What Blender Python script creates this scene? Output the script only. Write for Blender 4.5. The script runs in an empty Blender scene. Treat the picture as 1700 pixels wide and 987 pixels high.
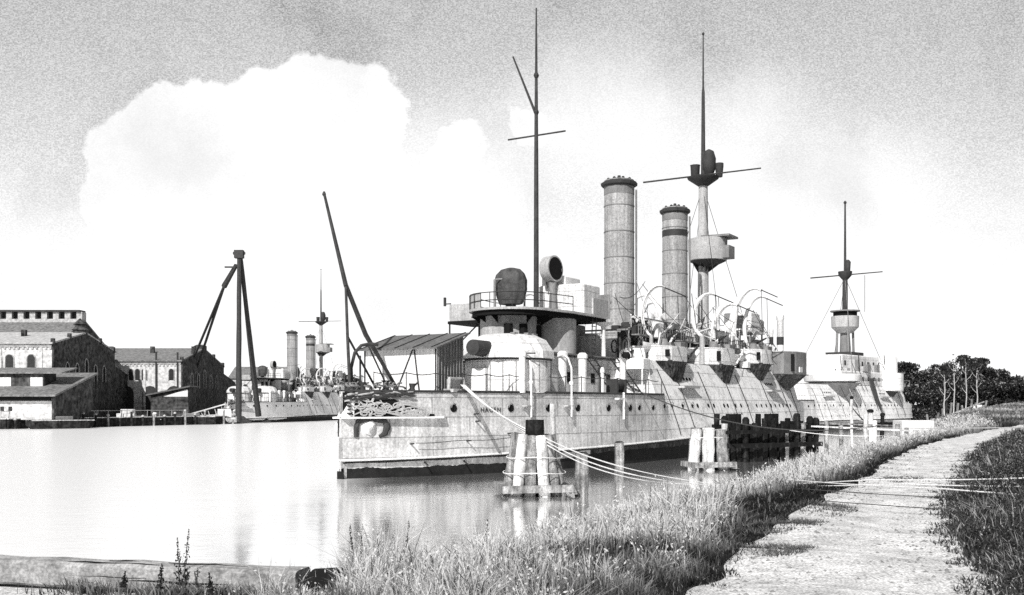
import bpy, bmesh, math, random
import numpy as np
from mathutils import Vector, Matrix
R = math.radians
random.seed(7); rng = np.random.default_rng(7)
scene = bpy.context.scene
COL = scene.collection
H = 3.8                                   # eye height above the water
F = 1700.0; CX = 850.0; HY = 672.0        # focal length, centre column and horizon row of the photograph

def at(x, y, Y):
    """world point seen at photo pixel x, y at distance Y"""
    return Vector(((x-CX)/F*Y, Y, H+(HY-y)/F*Y))

# ------------------------------------------------------------------ materials
def nd(nt, t, **k):
    n = nt.nodes.new(t)
    for a, v in k.items():
        setattr(n, a, v)
    return n

def mat(name, v, rough=.75, var=.25, scale=1.5, grain=.18, gscale=14, streak=0., spec=.25, bump=.15, wave=0., wscale=4., waxis='Z', metal=0., plates=0.):
    m = bpy.data.materials.new(name); m.use_nodes = True
    nt = m.node_tree; L = nt.links
    b = nt.nodes['Principled BSDF']
    b.inputs['Roughness'].default_value = rough
    b.inputs['Specular IOR Level'].default_value = spec
    b.inputs['Metallic'].default_value = metal
    tc = nd(nt, 'ShaderNodeTexCoord')
    n1 = nd(nt, 'ShaderNodeTexNoise'); n1.inputs['Scale'].default_value = scale; n1.inputs['Detail'].default_value = 6; n1.inputs['Roughness'].default_value = .65
    L.new(tc.outputs['Object'], n1.inputs['Vector'])
    n2 = nd(nt, 'ShaderNodeTexNoise'); n2.inputs['Scale'].default_value = gscale; n2.inputs['Detail'].default_value = 3
    L.new(tc.outputs['Object'], n2.inputs['Vector'])
    def rng_(sock, amt):
        r = nd(nt, 'ShaderNodeMapRange'); r.inputs['From Min'].default_value = .3; r.inputs['From Max'].default_value = .7
        r.inputs['To Min'].default_value = 1-amt; r.inputs['To Max'].default_value = 1+amt; r.clamp = False
        L.new(sock, r.inputs['Value']); return r.outputs[0]
    def mul(a, c):
        n = nd(nt, 'ShaderNodeMath', operation='MULTIPLY'); L.new(a, n.inputs[0])
        if isinstance(c, (int, float)): n.inputs[1].default_value = c
        else: L.new(c, n.inputs[1])
        return n.outputs[0]
    s = mul(rng_(n1.outputs['Fac'], var), rng_(n2.outputs['Fac'], grain))
    if streak:
        mp = nd(nt, 'ShaderNodeMapping'); mp.inputs['Scale'].default_value = (2.2, 2.2, .12)
        n3 = nd(nt, 'ShaderNodeTexNoise'); n3.inputs['Scale'].default_value = 1.6; n3.inputs['Detail'].default_value = 5; n3.inputs['Roughness'].default_value = .7
        L.new(tc.outputs['Object'], mp.inputs['Vector']); L.new(mp.outputs[0], n3.inputs['Vector'])
        s = mul(s, rng_(n3.outputs['Fac'], streak))
    if wave:
        w = nd(nt, 'ShaderNodeTexWave'); w.bands_direction = waxis; w.inputs['Scale'].default_value = wscale; w.inputs['Distortion'].default_value = .6
        L.new(tc.outputs['Object'], w.inputs['Vector'])
        r = nd(nt, 'ShaderNodeMapRange'); r.inputs['From Min'].default_value = .0; r.inputs['From Max'].default_value = .3
        r.inputs['To Min'].default_value = 1-wave; r.inputs['To Max'].default_value = 1
        L.new(w.outputs['Fac'], r.inputs['Value']); s = mul(s, r.outputs[0])
    if plates:
        sx_ = nd(nt, 'ShaderNodeSeparateXYZ'); L.new(tc.outputs['Object'], sx_.inputs[0]); cx_ = nd(nt, 'ShaderNodeCombineXYZ')
        L.new(sx_.outputs[0], cx_.inputs[0]); L.new(sx_.outputs[2], cx_.inputs[1])
        bk = nd(nt, 'ShaderNodeTexBrick'); bk.inputs['Scale'].default_value = 1; bk.inputs['Brick Width'].default_value = 4.2; bk.inputs['Row Height'].default_value = 1.05
        bk.inputs['Mortar Size'].default_value = .035; bk.inputs['Mortar Smooth'].default_value = .3
        for q, c_ in (('Color1', .92), ('Color2', 1.06), ('Mortar', 1-plates)): bk.inputs[q].default_value = (c_, c_, c_, 1)
        L.new(cx_.outputs[0], bk.inputs['Vector']); s = mul(s, bk.outputs['Color'])
    s = mul(s, v)
    cl = nd(nt, 'ShaderNodeClamp'); cl.inputs['Min'].default_value = .012; cl.inputs['Max'].default_value = .9; L.new(s, cl.inputs[0])
    cc = nd(nt, 'ShaderNodeCombineColor')
    for i in range(3): L.new(cl.outputs[0], cc.inputs[i])
    L.new(cc.outputs[0], b.inputs['Base Color'])
    if bump:
        bp = nd(nt, 'ShaderNodeBump'); bp.inputs['Strength'].default_value = bump; bp.inputs['Distance'].default_value = .1
        L.new(n1.outputs['Fac'], bp.inputs['Height']); L.new(bp.outputs[0], b.inputs['Normal'])
    return m

M = dict(
    hull=mat('weathered_grey_hull_paint', .52, var=.38, scale=.45, streak=.3, grain=.25, gscale=9, bump=.35, plates=.45),
    white=mat('pale_paint', .80, var=.14, scale=.8, streak=.14, grain=.2, gscale=9),  # even pale paint
    sunside=mat('sun_bright_side_plating', .82, var=.34, scale=.7, streak=.28, grain=.3, gscale=7, bump=.4, plates=.5),  # lighter colour stands in for sun caught by the sloping sides
    shadeplate=mat('painted_shade_plating', .05, var=.8, scale=1.2, streak=.9, grain=.6, gscale=7),
    undershade=mat('streaked_shade_underside', .075, var=.9, scale=1.6, streak=.9, grain=.6, gscale=6, spec=.05),
    armour=mat('pale_armour_plating', .74, var=.2, scale=.9, streak=.3, grain=.25, gscale=9, plates=.35, bump=.3),
    beltshade=mat('painted_belt_shadow', .02, var=.6, scale=2),
    grey=mat('pale_grey_paint', .42, var=.2, scale=.8, streak=.2, grain=.2, gscale=9),
    mid=mat('mid_grey_paint', .22, var=.25, scale=.8, streak=.2, grain=.25),
    dark=mat('dark_grey_paint', .045, var=.3, scale=1.2),
    black=mat('black_opening', .014, var=.1, spec=.05),
    boot=mat('black_bottom_paint', .018, var=.4, scale=2, spec=.1),
    deck=mat('planked_deck', .34, var=.2, wave=.3, wscale=3, waxis='Y'),
    spar=mat('dark_varnished_spar', .05, var=.4, scale=3),
    canvas=mat('dark_canvas', .075, var=.5, scale=2.2, bump=.8),
    funnel=mat('funnel_paint', .34, var=.2, scale=.6, streak=.35, grain=.3, gscale=8),
    rope=mat('pale_hemp_rope', .75, var=.2, scale=20, grain=.3, gscale=40),
    tarrope=mat('dark_tarred_rope', .05, scale=20),
    board=mat('whitewashed_boards', .78, var=.12, scale=1.5, streak=.15, grain=.1),
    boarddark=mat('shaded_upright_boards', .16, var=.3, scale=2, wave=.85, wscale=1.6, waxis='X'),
    felt=mat('tarred_felt_roof', .13, var=.35, scale=2, grain=.4, gscale=10),
    pile=mat('weathered_pile_timber', .24, var=.65, scale=1.8, streak=.75, grain=.4, gscale=18, bump=.6),
    pilepale=mat('bleached_pile_timber', .66, var=.4, scale=2, streak=.6, grain=.3, gscale=18, bump=.6),
    piledark=mat('tarred_pile_timber', .014, var=.9, scale=1.2, streak=.9, grain=.6, gscale=8, bump=.6, spec=.05),
    beam=mat('split_grey_beam', .33, var=.55, scale=3, grain=.35, gscale=25, bump=.7),
    path=mat('trodden_sandy_path', .60, var=.34, scale=2.2, grain=.6, gscale=38, bump=1.),
    soil=mat('dark_grassy_soil', .05, var=.5, scale=1.5, grain=.5, gscale=20, bump=.8),
    brick=mat('pale_brick_front', .62, var=.2, scale=.6, grain=.35, gscale=1.6),
    brickshade=mat('painted_shade_brick', .07, var=.6, scale=.5, grain=.8, gscale=1.4, spec=.05),  # dark colour carries the shade of walls turned from the sun
    slate=mat('grey_slate_roof', .19, var=.18, scale=.5, grain=.4, gscale=2.),
    slatepale=mat('pale_metal_roof', .45, var=.15, scale=.5, grain=.3, gscale=2.),
    pane=mat('dark_window_glass', .03, var=.4, rough=.3, spec=.5),
    leaf=mat('dark_tree_foliage', .045, var=.7, scale=.8, grain=.6, gscale=3, spec=.1),
    leafmid=mat('mid_foliage', .11, var=.7, scale=.8, grain=.5, gscale=4, spec=.1),
    bark=mat('pale_bare_bark', .40, var=.4, scale=2),
    barkdark=mat('dark_bark', .05, var=.4, scale=2),
    quay=mat('dark_quay_timber', .03, var=.8, scale=.8, grain=.6, gscale=2, streak=.6, spec=.05),
    letter=mat('faded_letter_paint', .06, var=.3, scale=6),
    glassw=mat('pale_lamp_glass', .6, rough=.2, spec=.6),
)

def blade_mat(name, spec=.1):
    m = bpy.data.materials.new(name); m.use_nodes = True
    nt = m.node_tree; b = nt.nodes['Principled BSDF']
    a = nd(nt, 'ShaderNodeAttribute'); a.attribute_name = 'shade'
    nt.links.new(a.outputs['Color'], b.inputs['Base Color'])
    tr = nd(nt, 'ShaderNodeBsdfTranslucent'); mxx = nd(nt, 'ShaderNodeMixShader'); mxx.inputs[0].default_value = .45
    nt.links.new(a.outputs['Color'], tr.inputs['Color']); nt.links.new(b.outputs[0], mxx.inputs[1]); nt.links.new(tr.outputs[0], mxx.inputs[2]); nt.links.new(mxx.outputs[0], nt.nodes['Material Output'].inputs[0])
    b.inputs['Roughness'].default_value = .8; b.inputs['Specular IOR Level'].default_value = spec
    return m
M['blade'] = blade_mat('grass_blade')

# ------------------------------------------------------------------ mesh helpers
class MB:
    def __init__(s, ship=False): s.v = []; s.f = []; s.ship = ship
    def add(s, vs, fs):
        o = len(s.v)
        s.v += [((p[0], -p[1], p[2]) if s.ship else (p[0], p[1], p[2])) for p in vs]
        s.f += [tuple(i+o for i in f) for f in fs]; return s
    def box(s, x0, x1, y0, y1, z0, z1):
        vs = [(x, y, z) for z in (z0, z1) for (x, y) in ((x0, y0), (x1, y0), (x1, y1), (x0, y1))]
        return s.add(vs, [(0, 3, 2, 1), (4, 5, 6, 7), (0, 1, 5, 4), (1, 2, 6, 5), (2, 3, 7, 6), (3, 0, 4, 7)])
    def bbox(s, x0, x1, y0, y1, z0, z1, b=.04):
        # box with bevelled vertical edges and top
        pts = [(x0+b, y0), (x1-b, y0), (x1, y0+b), (x1, y1-b), (x1-b, y1), (x0+b, y1), (x0, y1-b), (x0, y0+b)]
        c = ((x0+x1)/2, (y0+y1)/2)
        ring = lambda z, k: [(c[0]+(p[0]-c[0])*(1-k*b/max(.01, abs(x1-x0)/2)), c[1]+(p[1]-c[1])*(1-k*b/max(.01, abs(y1-y0)/2)), z) for p in pts]
        return s.rings([ring(z0, 0), ring(z1-b*.7, 0), ring(z1, .7)])
    def prism(s, pts, z0, z1):
        n = len(pts)
        vs = [(x, y, z0) for x, y in pts]+[(x, y, z1) for x, y in pts]
        return s.add(vs, [tuple(range(n))[::-1], tuple(range(n, 2*n))]+[(i, (i+1) % n, n+(i+1) % n, n+i) for i in range(n)])
    def prismx(s, pts, x0, x1):      # profile in y, z swept along x
        n = len(pts)
        vs = [(x0, y, z) for y, z in pts]+[(x1, y, z) for y, z in pts]
        return s.add(vs, [tuple(range(n))[::-1], tuple(range(n, 2*n))]+[(i, (i+1) % n, n+(i+1) % n, n+i) for i in range(n)])
    def rings(s, rings, cap=True, close=True):
        n = len(rings[0]); vs = [p for r in rings for p in r]; fs = []
        for k in range(len(rings)-1):
            for i in range(n if close else n-1):
                j = (i+1) % n
                fs.append((k*n+i, k*n+j, (k+1)*n+j, (k+1)*n+i))
        if cap:
            fs.append(tuple(range(n))[::-1]); fs.append(tuple(range((len(rings)-1)*n, len(rings)*n)))
        return s.add(vs, fs)
    def lathe(s, cx, cy, prof, n=24, a0=0, sx=1, sy=1, cap=True):
        rg = [[(cx+r*sx*math.cos(a0+2*math.pi*i/n), cy+r*sy*math.sin(a0+2*math.pi*i/n), z) for i in range(n)] for r, z in prof]
        return s.rings(rg, cap)
    def cyl(s, p0, p1, r0, r1=None, n=8, cap=True):
        r1 = r0 if r1 is None else r1
        return s.tube([p0, p1], [r0, r1], n, cap)
    def tube(s, pts, r, n=6, cap=True):
        pts = [Vector(p) for p in pts]; k = len(pts)
        rs = r if isinstance(r, (list, tuple)) else [r]*k
        rg = []; up = None
        for i, p in enumerate(pts):
            d = (pts[min(i+1, k-1)]-pts[max(i-1, 0)]).normalized()
            if up is None:
                up = Vector((0, 0, 1)) if abs(d.z) < .9 else Vector((1, 0, 0))
            a = d.cross(up)
            if a.length < 1e-4: a = d.cross(Vector((0, 1, 0)))
            a.normalize(); b = a.cross(d).normalized(); up = b
            rg.append([tuple(p+rs[i]*(math.cos(2*math.pi*j/n)*a+math.sin(2*math.pi*j/n)*b)) for j in range(n)])
        return s.rings(rg, cap)
    def beam(s, p0, p1, w, h):
        p0 = Vector(p0); p1 = Vector(p1); d = (p1-p0).normalized()
        up = Vector((0, 0, 1)) if abs(d.z) < .95 else Vector((1, 0, 0))
        a = d.cross(up).normalized()*w/2; b = a.cross(d).normalized()*h/2
        return s.rings([[tuple(p+i*a+j*b) for i, j in ((-1, -1), (1, -1), (1, 1), (-1, 1))] for p in (p0, p1)])
    def build(s, name, m, parent=None, smooth=40, recalc=True):
        me = bpy.data.meshes.new(name); me.from_pydata(s.v, [], s.f)
        if recalc:
            bm = bmesh.new(); bm.from_mesh(me); bmesh.ops.recalc_face_normals(bm, faces=bm.faces); bm.to_mesh(me); bm.free()
        me.materials.append(M[m] if isinstance(m, str) else m)
        if smooth:
            me.polygons.foreach_set('use_smooth', [True]*len(me.polygons)); me.set_sharp_from_angle(angle=R(smooth))
        o = bpy.data.objects.new(name, me); COL.objects.link(o)
        if parent: o.parent = parent
        return o

def tag(o, label=None, cat=None, group=None, kind=None):
    for k, v in (('label', label), ('category', cat), ('group', group), ('kind', kind)):
        if v: o[k] = v
    return o
def empty(name, loc=(0, 0, 0), rz=0, label=None, cat=None, group=None):
    o = bpy.data.objects.new(name, None); COL.objects.link(o); o.empty_display_size = .5
    o.location = loc; o.rotation_euler = (0, 0, rz); return tag(o, label, cat, group)
def copy_tree(o, parent=None, skip=()):
    c = o.copy(); COL.objects.link(c)
    if parent: c.parent = parent
    for ch in list(o.children):
        if ch.name.split('.')[0] not in skip: copy_tree(ch, c, skip)
    return c
def sag(p0, p1, d, n=16):
    p0 = Vector(p0); p1 = Vector(p1)
    return [p0.lerp(p1, i/n)-Vector((0, 0, d*4*(i/n)*(1-i/n))) for i in range(n+1)]

# ------------------------------------------------------------------ ship frames
class Frame:
    def __init__(s, bx, by, th):
        s.bx, s.by = bx, by; s.a = (math.sin(th), math.cos(th)); s.p = (math.cos(th), -math.sin(th)); s.rz = math.pi/2-th
    def w(s, q, t, z): return Vector((s.bx+q*s.a[0]+t*s.p[0], s.by+q*s.a[1]+t*s.p[1], z))
    def s_of(s, x, t):            # station whose point at half-breadth t shows in column x
        u = (x-CX)/F
        return (u*(s.by+t*s.p[1])-s.bx-t*s.p[0])/(s.a[0]-u*s.a[1])
    def z_of(s, y, q, t): return H+(HY-y)/F*(s.by+q*s.a[1]+t*s.p[1])
    def t_of(s, x, q):
        u = (x-CX)/F
        return (u*(s.by+q*s.a[1])-s.bx-q*s.a[0])/(s.p[0]-u*s.p[1])
FR = Frame(-8.8, 52.5, R(31))

BS = [(0, .12), (.6, .55), (2, 1.55), (4, 2.75), (7, 4.15), (10, 5.2), (15, 6.4), (20, 7.05), (27, 7.5), (45, 7.5), (58, 7.0), (66, 5.9), (72, 4.3), (76, 2.7), (78.4, 1.2), (79, .3)]
def b_of(s):
    s = max(0, min(79, s))
    xs = [p[0] for p in BS]; ys = [p[1] for p in BS]
    for i in range(len(xs)-1):
        if s <= xs[i+1]:
            x0, x1 = xs[i], xs[i+1]; h = x1-x0; t = (s-x0)/h
            def sl(k):
                if k == 0: return (ys[1]-ys[0])/(xs[1]-xs[0])
                if k == len(xs)-1: return (ys[-1]-ys[-2])/(xs[-1]-xs[-2])
                return (ys[k+1]-ys[k-1])/(xs[k+1]-xs[k-1])
            m0, m1 = sl(i)*h, sl(i+1)*h
            return (2*t**3-3*t*t+1)*ys[i]+(t**3-2*t*t+t)*m0+(-2*t**3+3*t*t)*ys[i+1]+(t**3-t*t)*m1
    return ys[-1]
def zl(s): return .93+.55*min(1, s/32)
def ss(x): x = max(0, min(1, x)); return x*x*(3-2*x)
DZ = 4.5
def hb(s, z):                     # half-breadth of the plating
    b = b_of(s); k = ss((s-25)/2.2)*(1-ss((s-66)/6))
    if z < zl(s): return max(.05, b-.3)
    tum = .36*(z-zl(s))*(.75+.25*(z-zl(s))/5)*k*min(1, b/7)
    fl = .03*(z-zl(s))*(1-k)
    return max(.06, b-tum-fl)
def on_hull(x, z):                # station where the plating at height z shows in column x
    lo, hi = 1., 74.
    for _ in range(50):
        m = (lo+hi)/2; w = FR.w(m, hb(m, z), z)
        if CX+F*w.x/w.y < x: lo = m
        else: hi = m
    return (lo+hi)/2

# ------------------------------------------------------------------ the main ship
def make_ship():
    root = empty('coastal_warship', (FR.bx, FR.by, 0), FR.rz)
    S = lambda: MB(True)
    # hull shell
    st = [0, .15, .4, .8, 1.4, 2, 3, 4, 5, 6, 7, 8.5, 10, 12, 14, 16, 18, 20, 22, 24, 25, 25.6, 26.2, 26.8, 27.4, 29, 32, 36, 40, 45, 50, 54, 58, 62, 66, 69, 72, 74, 76, 77.5, 78.5, 79]
    def sec(s, side):
        top = DZ-.5*ss((s-67)/3)
        z0 = zl(s)
        zs = [-1.2, 0, .5, z0-.03, z0, z0+.02, z0+.5, 2.4, 3.2, 3.9, top]
        hs = [hb(s, z0-.1)]*4+[hb(s, z0)]+[hb(s, z) for z in (z0+.02, z0+.5, 2.4, 3.2, 3.9, top)]
        return [(s+(0 if z < 2 else 0), side*h, z) for h, z in zip(hs, zs)]
    m = S()
    m.rings([sec(s, 1)+sec(s, -1)[::-1] for s in st], cap=True)
    hull = m.build('hull', 'hull', root, smooth=28)
    for q in ('sunside', 'shadeplate', 'beltshade'): hull.data.materials.append(M[q])
    for p in hull.data.polygons:
        c = p.center; z0 = zl(c.x)
        if c.z < z0-.01: p.material_index = 2 if c.x > 15 else 0  # dark plating aft paints in the shade below the ledge
        elif c.x > 25.3: p.material_index = 1
    # black bottom paint skin, ragged upper edge, raised aft to paint in hull shade
    m = S()
    n = 420
    for side in (1, -1):
        vs = []; fs = []
        for i in range(n+1):
            s = 79*(i/n)**1.3; h = hb(s, 0)+.012
            top = .50+.02*math.sin(i*.13)+.02*math.sin(i*.43)+.05*random.random()+.35*ss((s-12)/6)
            vs += [(s-(.02 if i == 0 else 0), side*h, -.3), (s-(.02 if i == 0 else 0), side*h, top)]
        for i in range(n): fs.append((2*i, 2*i+2, 2*i+3, 2*i+1))
        m.add(vs, fs)
    m.box(-.03, .0, -.2, .2, -.3, .4)
    m.build('bottom_paint', 'boot', hull)
    # bulwark rail along the forecastle edge
    for side in (1, -1):
        m = S(); m.tube([(s, side*(hb(s, DZ)+.03), DZ+.03) for s in st if s <= 25 and s > .1], .075, 6)
        m.build('rubbing_strake', 'dark', hull)
        m = S(); m.tube([(s, side*(hb(s, zl(s))+.03), zl(s)+.02) for s in st if s <= 72], .06, 6)
        m.build('belt_ledge', 'white', hull)
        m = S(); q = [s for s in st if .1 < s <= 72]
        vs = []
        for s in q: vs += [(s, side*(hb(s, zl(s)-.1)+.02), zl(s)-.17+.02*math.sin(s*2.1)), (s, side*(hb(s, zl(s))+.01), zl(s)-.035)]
        m.add(vs, [(2*i, 2*i+2, 2*i+3, 2*i+1) for i in range(len(q)-1)]); m.build('belt_shadow', 'beltshade', hull)  # dark strip painting in the shadow under the belt ledge
    # forecastle shelf with scrollwork
    for side in (1, -1):
        m = S(); q = [0, .3, .8, 1.5, 2.5, 3.5, 4.6, 5.0]
        inn = [(s, side*max(.02, hb(s, 3.1)-.1)) for s in q]
        out = [(s-.12, side*(hb(s, 3.1)+(.36 if s < 4.9 else .02))) for s in q]
        m.prism(inn+out[::-1], 3.1, 3.19); m.build('bow_shelf', 'white', hull)
        # dark backing, a triangle tapering aft
        m = S(); vs = []; fs = []
        q = [.05, .5, 1, 1.5, 1.9, 2.3, 2.7, 3.1, 3.5, 3.9, 4.3]
        for s in q:
            zt = 3.2+1.25*(1-(max(0, s-1.2)/3.2))+.09*math.sin(s*9) if s > 1.2 else 4.45
            h = side*(hb(s, 3.8)+.04)
            vs += [(s, h, 3.2), (s, h, min(4.45, zt))]
        for i in range(len(q)-1): fs.append((2*i, 2*i+2, 2*i+3, 2*i+1))
        m.add(vs, fs); m.build('ornament_panel', 'black', hull)
        rr = random.Random(3)
        m = S()
        for k in range(60):       # curling acanthus stems
            s0 = .3+3.5*rr.random()**.9; zt = 3.25+1.0*(1-max(0, s0-1)/3.1)
            z0 = 3.3+(zt-3.35)*rr.random(); r0 = .1+.13*rr.random(); a0 = rr.random()*6; dr = rr.choice((-1, 1))
            pts = []
            for j in range(9):
                a = a0+dr*j*.62; rad = r0*(1-j*.085)
                s = s0+rad*math.cos(a)*1.4; z = max(3.24, min(4.4, z0+rad*math.sin(a)))
                pts.append((s, side*(hb(max(.1, s), 3.8)+.1), z))
            m.tube(pts, [.055-.004*j for j in range(9)], 5)
        for k in range(5):        # long sweeping stems
            pts = []
            for j in range(10):
                s = .5+k*.2+j*.28; z = 3.3+.12*k+.35*math.sin(j*.5+k)*(1-j/11)
                pts.append((s, side*(hb(s, 3.8)+.12), max(3.25, min(z, 4.4-.3*max(0, s-1)))))
            m.tube(pts, .035, 5)
        m.build('bow_scrollwork', 'grey', hull)
    for k in range(44):            # dark canvas and netting bundled under the deck edge
        s = .3+2.6*rr.random()**1.3; z = 4.42-.5*rr.random()**1.5*max(.15, 1-s/3.2); r_ = .1+.1*rr.random()
        a = rr.uniform(-.7, .7); l_ = rr.uniform(.25, .55); r_ = rr.uniform(.04, .085); o_ = rr.uniform(.06, .2)
        pp_ = [(s+l_*(q-1)*math.cos(a), z+l_*(q-1)*math.sin(a)*.5+.06*math.sin(q*2+k)) for q in (0, .5, 1, 1.5, 2)]
        m = S(); m.tube([(max(.05, x_), hb(max(.05, x_), 3.9)+o_, min(4.52, z_)) for x_, z_ in pp_], [r_*.6, r_, r_*1.1, r_, r_*.5], 6)
        m.build('netting_bundle', 'dark' if k % 4 else 'grey', hull)
    m = S()                        # stem crest
    m.rings([[(-.06+.1*k, -.16+.03*k, 3.2+.2*k), (-.06+.1*k, .16+.06*k, 3.2+.2*k), (.5, .5, 3.2+.2*k), (.5, -.5, 3.2+.2*k)] for k in range(6)])
    m.build('stem_ornament', 'board', hull)
    for k in range(14):
        z = 3.28+1.0*rr.random(); c = Vector((.2+.3*rr.random(), .36+.2*(z-3.2)*.3, z))
        S().cyl(c-Vector((.05, .1, 0)), c+Vector((-.06, .12, 0)), .04+.03*rr.random(), .03, 6).build('ornament_boss', 'dark', hull)
    # hawse port
    hs = on_hull(592, 2.7)
    for side in (1, -1):
        def hp(ds, z, off): return (hs+ds, side*(hb(hs+ds, 2.7)+off), z)
        m = S()
        arc = [(-.38, 2.15), (-.38, 2.6), (-.3, 2.95), (0, 3.05), (.45, 3.05), (.85, 2.95), (.95, 2.7), (.85, 2.3), (.6, 2.15)]
        m.tube([hp(a, z, .02) for a, z in arc], [.13, .15, .15, .13, .13, .15, .2, .17, .08], 8)
        m.build('hawse_rim', 'dark', hull)
        m = S(); m.tube([hp(.2, 2.62, -.3), hp(.25, 2.62, .12), hp(.27, 2.6, .18)], [.4, .36, .2], 14)
        m.build('anchor_bed', 'white', hull)
    # name
    cu = bpy.data.curves.new('name_lettering', 'FONT'); cu.body = 'HAGEN'; cu.size = .36; cu.extrude = .012; cu.align_x = 'CENTER'; cu.space_character = 1.25
    cu.materials.append(M['letter'])
    tmp = bpy.data.objects.new('name_lettering_outline', cu); COL.objects.link(tmp); bpy.context.view_layer.update()
    tm = bpy.data.meshes.new_from_object(tmp); bpy.data.objects.remove(tmp)
    o = bpy.data.objects.new('name_lettering', tm); COL.objects.link(o); o.parent = hull
    s0 = on_hull(814, 3.55); d = hb(s0+.6, 3.5)-hb(s0-.6, 3.5); ang = math.atan2(-d, 1.2)
    o.location = (s0, -(hb(s0, 3.55)+.03), 3.42); o.rotation_euler = (R(90), 0, ang)
    # portholes
    px = [753, 848, 910, 959, 1010, 1046, 1061, 1084, 1103, 1115, 1133, 1149, 1158, 1176, 1185, 1202, 1208, 1221, 1230, 1241, 1256, 1264, 1272, 1280, 1287, 1294, 1300, 1306, 1312]
    def normal(s, z):
        e = .3; ds = (hb(s+e, z)-hb(s-e, z))/(2*e); dz = (hb(s, z+e)-hb(s, z-e))/(2*e)
        return Vector((-ds, 1, -dz)).normalized()
    def disc(s, z, r, name, mt, th=.03, n=12):
        c = Vector((s, hb(s, z), z)); nn = normal(s, z)
        S().cyl(c-nn*.02, c+nn*th, r, r, n).build(name, mt, hull)
    for i, x in enumerate(px):
        z = 3.62 if i < 8 else 3.75
        s = on_hull(x, z); disc(s, z, .21 if i < 6 else .17, 'porthole', 'black')
        c = Vector((s, hb(s, z)+.03, z)); nn = normal(s, z)
        if i < 12:
            m = S(); m.tube([c+nn*.02+Vector((.26*math.cos(a), 0, .26*math.sin(a))) for a in [R(10+20*k) for k in range(9)]], .025, 4)
            m.build('porthole_hood', 'mid', hull)
    for s in (31, 33, 35, 37.5, 40.5, 42.5, 46, 49, 51, 54, 57):
        disc(s, 2.6+.5*math.sin(s*3), .09, 'bolt_plate', 'dark')
    # net boom stubs on the bow plating
    for x, z in ((682, 1.75), (775, 1.85), (790, 2.9), (843, 2.2), (787, 3.3), (705, .75), (770, .75), (850, 2.05)):
        s = on_hull(x, z); nn = normal(s, z); c = Vector((s, hb(s, z), z))
        S().cyl(c, c+nn*.42+Vector((0, 0, .02)), .05, .045, 6).build('boom_bracket', 'dark', hull)
    m = S(); s1, s2 = on_hull(682, 1.8), on_hull(862, 1.9)
    m.tube([(s1+(s2-s1)*k/14, hb(s1+(s2-s1)*k/14, 1.8)+.32, 1.8+.012*k-.03*math.sin(k*.9)) for k in range(15)], .02, 5)
    m.build('jackstay', 'tarrope', hull)
    # tumblehome net lines and ledges
    for s in (27.6, 30.5, 35.5, 41, 44.5, 51.5, 58.5, 63):
        m = S(); m.tube([(s+.4*(6.6-z)/6, hb(s, z)+.04, z) for z in (6.4, 5, 3.6, 2.4, 1.7)], .035, 4)
        m.build('net_line', 'dark', hull)
    for s0, ln in ((30.2, 3.2), (52.5, 4.2)):
        z = 5.05
        S().box(s0, s0+ln, hb(s0, z)-.2, hb(s0, z)+.5, z, z+.16).build('side_ledge', 'grey', hull)
        for k in range(5):
            disc(s0+.5+k*.62, 5.75, .13, 'porthole', 'black', n=8)
    # decks
    m = S(); q = [s for s in st if s <= 28]
    m.prism([(s, hb(s, DZ)-.02) for s in q]+[(s, -hb(s, DZ)+.02) for s in q[::-1]], DZ-.15, DZ+.01)
    m.build('forecastle_deck', 'deck', root)
    # citadel above the hull
    m = S(); q = [25.8, 27.2, 30, 36, 42, 48, 54, 60, 64, 67]; TZ = 7.0
    hbx = lambda s, z: hb(max(s, 27.3), z)
    m.rings([[(s, (hbx(s, DZ)-.01), DZ-.1), (s, hbx(s, 5.8), 5.8), (s, hbx(s, TZ), TZ), (s, -hbx(s, TZ), TZ), (s, -hbx(s, 5.8), 5.8), (s, -hbx(s, DZ)+.01, DZ-.1)] for s in q])
    cit = m.build('citadel', 'sunside', root)
    # side sponsons
    def sponson(s0, r, t0, zb, zt, mt, low, side):
        L_ = r*1.25; T = t0+r*.72
        def ring(z, k, T_=T, ti=t0-1.4):
            return [(s0+q*L_*k, side*tt, z) for q, tt in ((-1.05, ti), (-1, T_-.95*k), (-.55, T_-.2*k), (-.1, T_), (.45, T_-.05*k), (.85, T_-.55*k), (1, ti))]
        m = S(); m.rings([ring(zb, 1), ring(zb+.1, 1.015), ring(zt, 1)]); sp = m.build('sponson', mt, root, smooth=15)
        lo = max(low, zb-1.5); T2 = hb(max(27.5, s0), lo)+.06
        m = S(); m.rings([ring(lo, .55, T2, T2-1.2), ring(lo+.5*(zb-lo), .84, (T2+T)/2, t0-1.3), ring(zb-.015, .985)]); m.build('underside', 'undershade', sp, smooth=15)  # dark streaky colour paints in the shade under the overhang
        m = S(); m.rings([ring(zt, 1.03), ring(zt+.08, 1.03)]); m.build('coaming', 'white' if mt != 'mid' else 'grey', sp, smooth=15)
        for q in (-.75, .1, .6):
            m = S(); m.cyl((s0+q*L_, side*(T-.3), zb+.02), (s0+q*L_, side*(T+.03), zb+.02), .05, n=5); m.build('drain_pipe', 'dark', sp)
        S().box(s0-.75*L_, s0-.72*L_, side*(T-.55) if side > 0 else -T+.2, side*(T-.2) if side > 0 else -T+.55, zb+.3, zt-.2).build('gun_slot', 'black', sp)
        return sp
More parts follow.
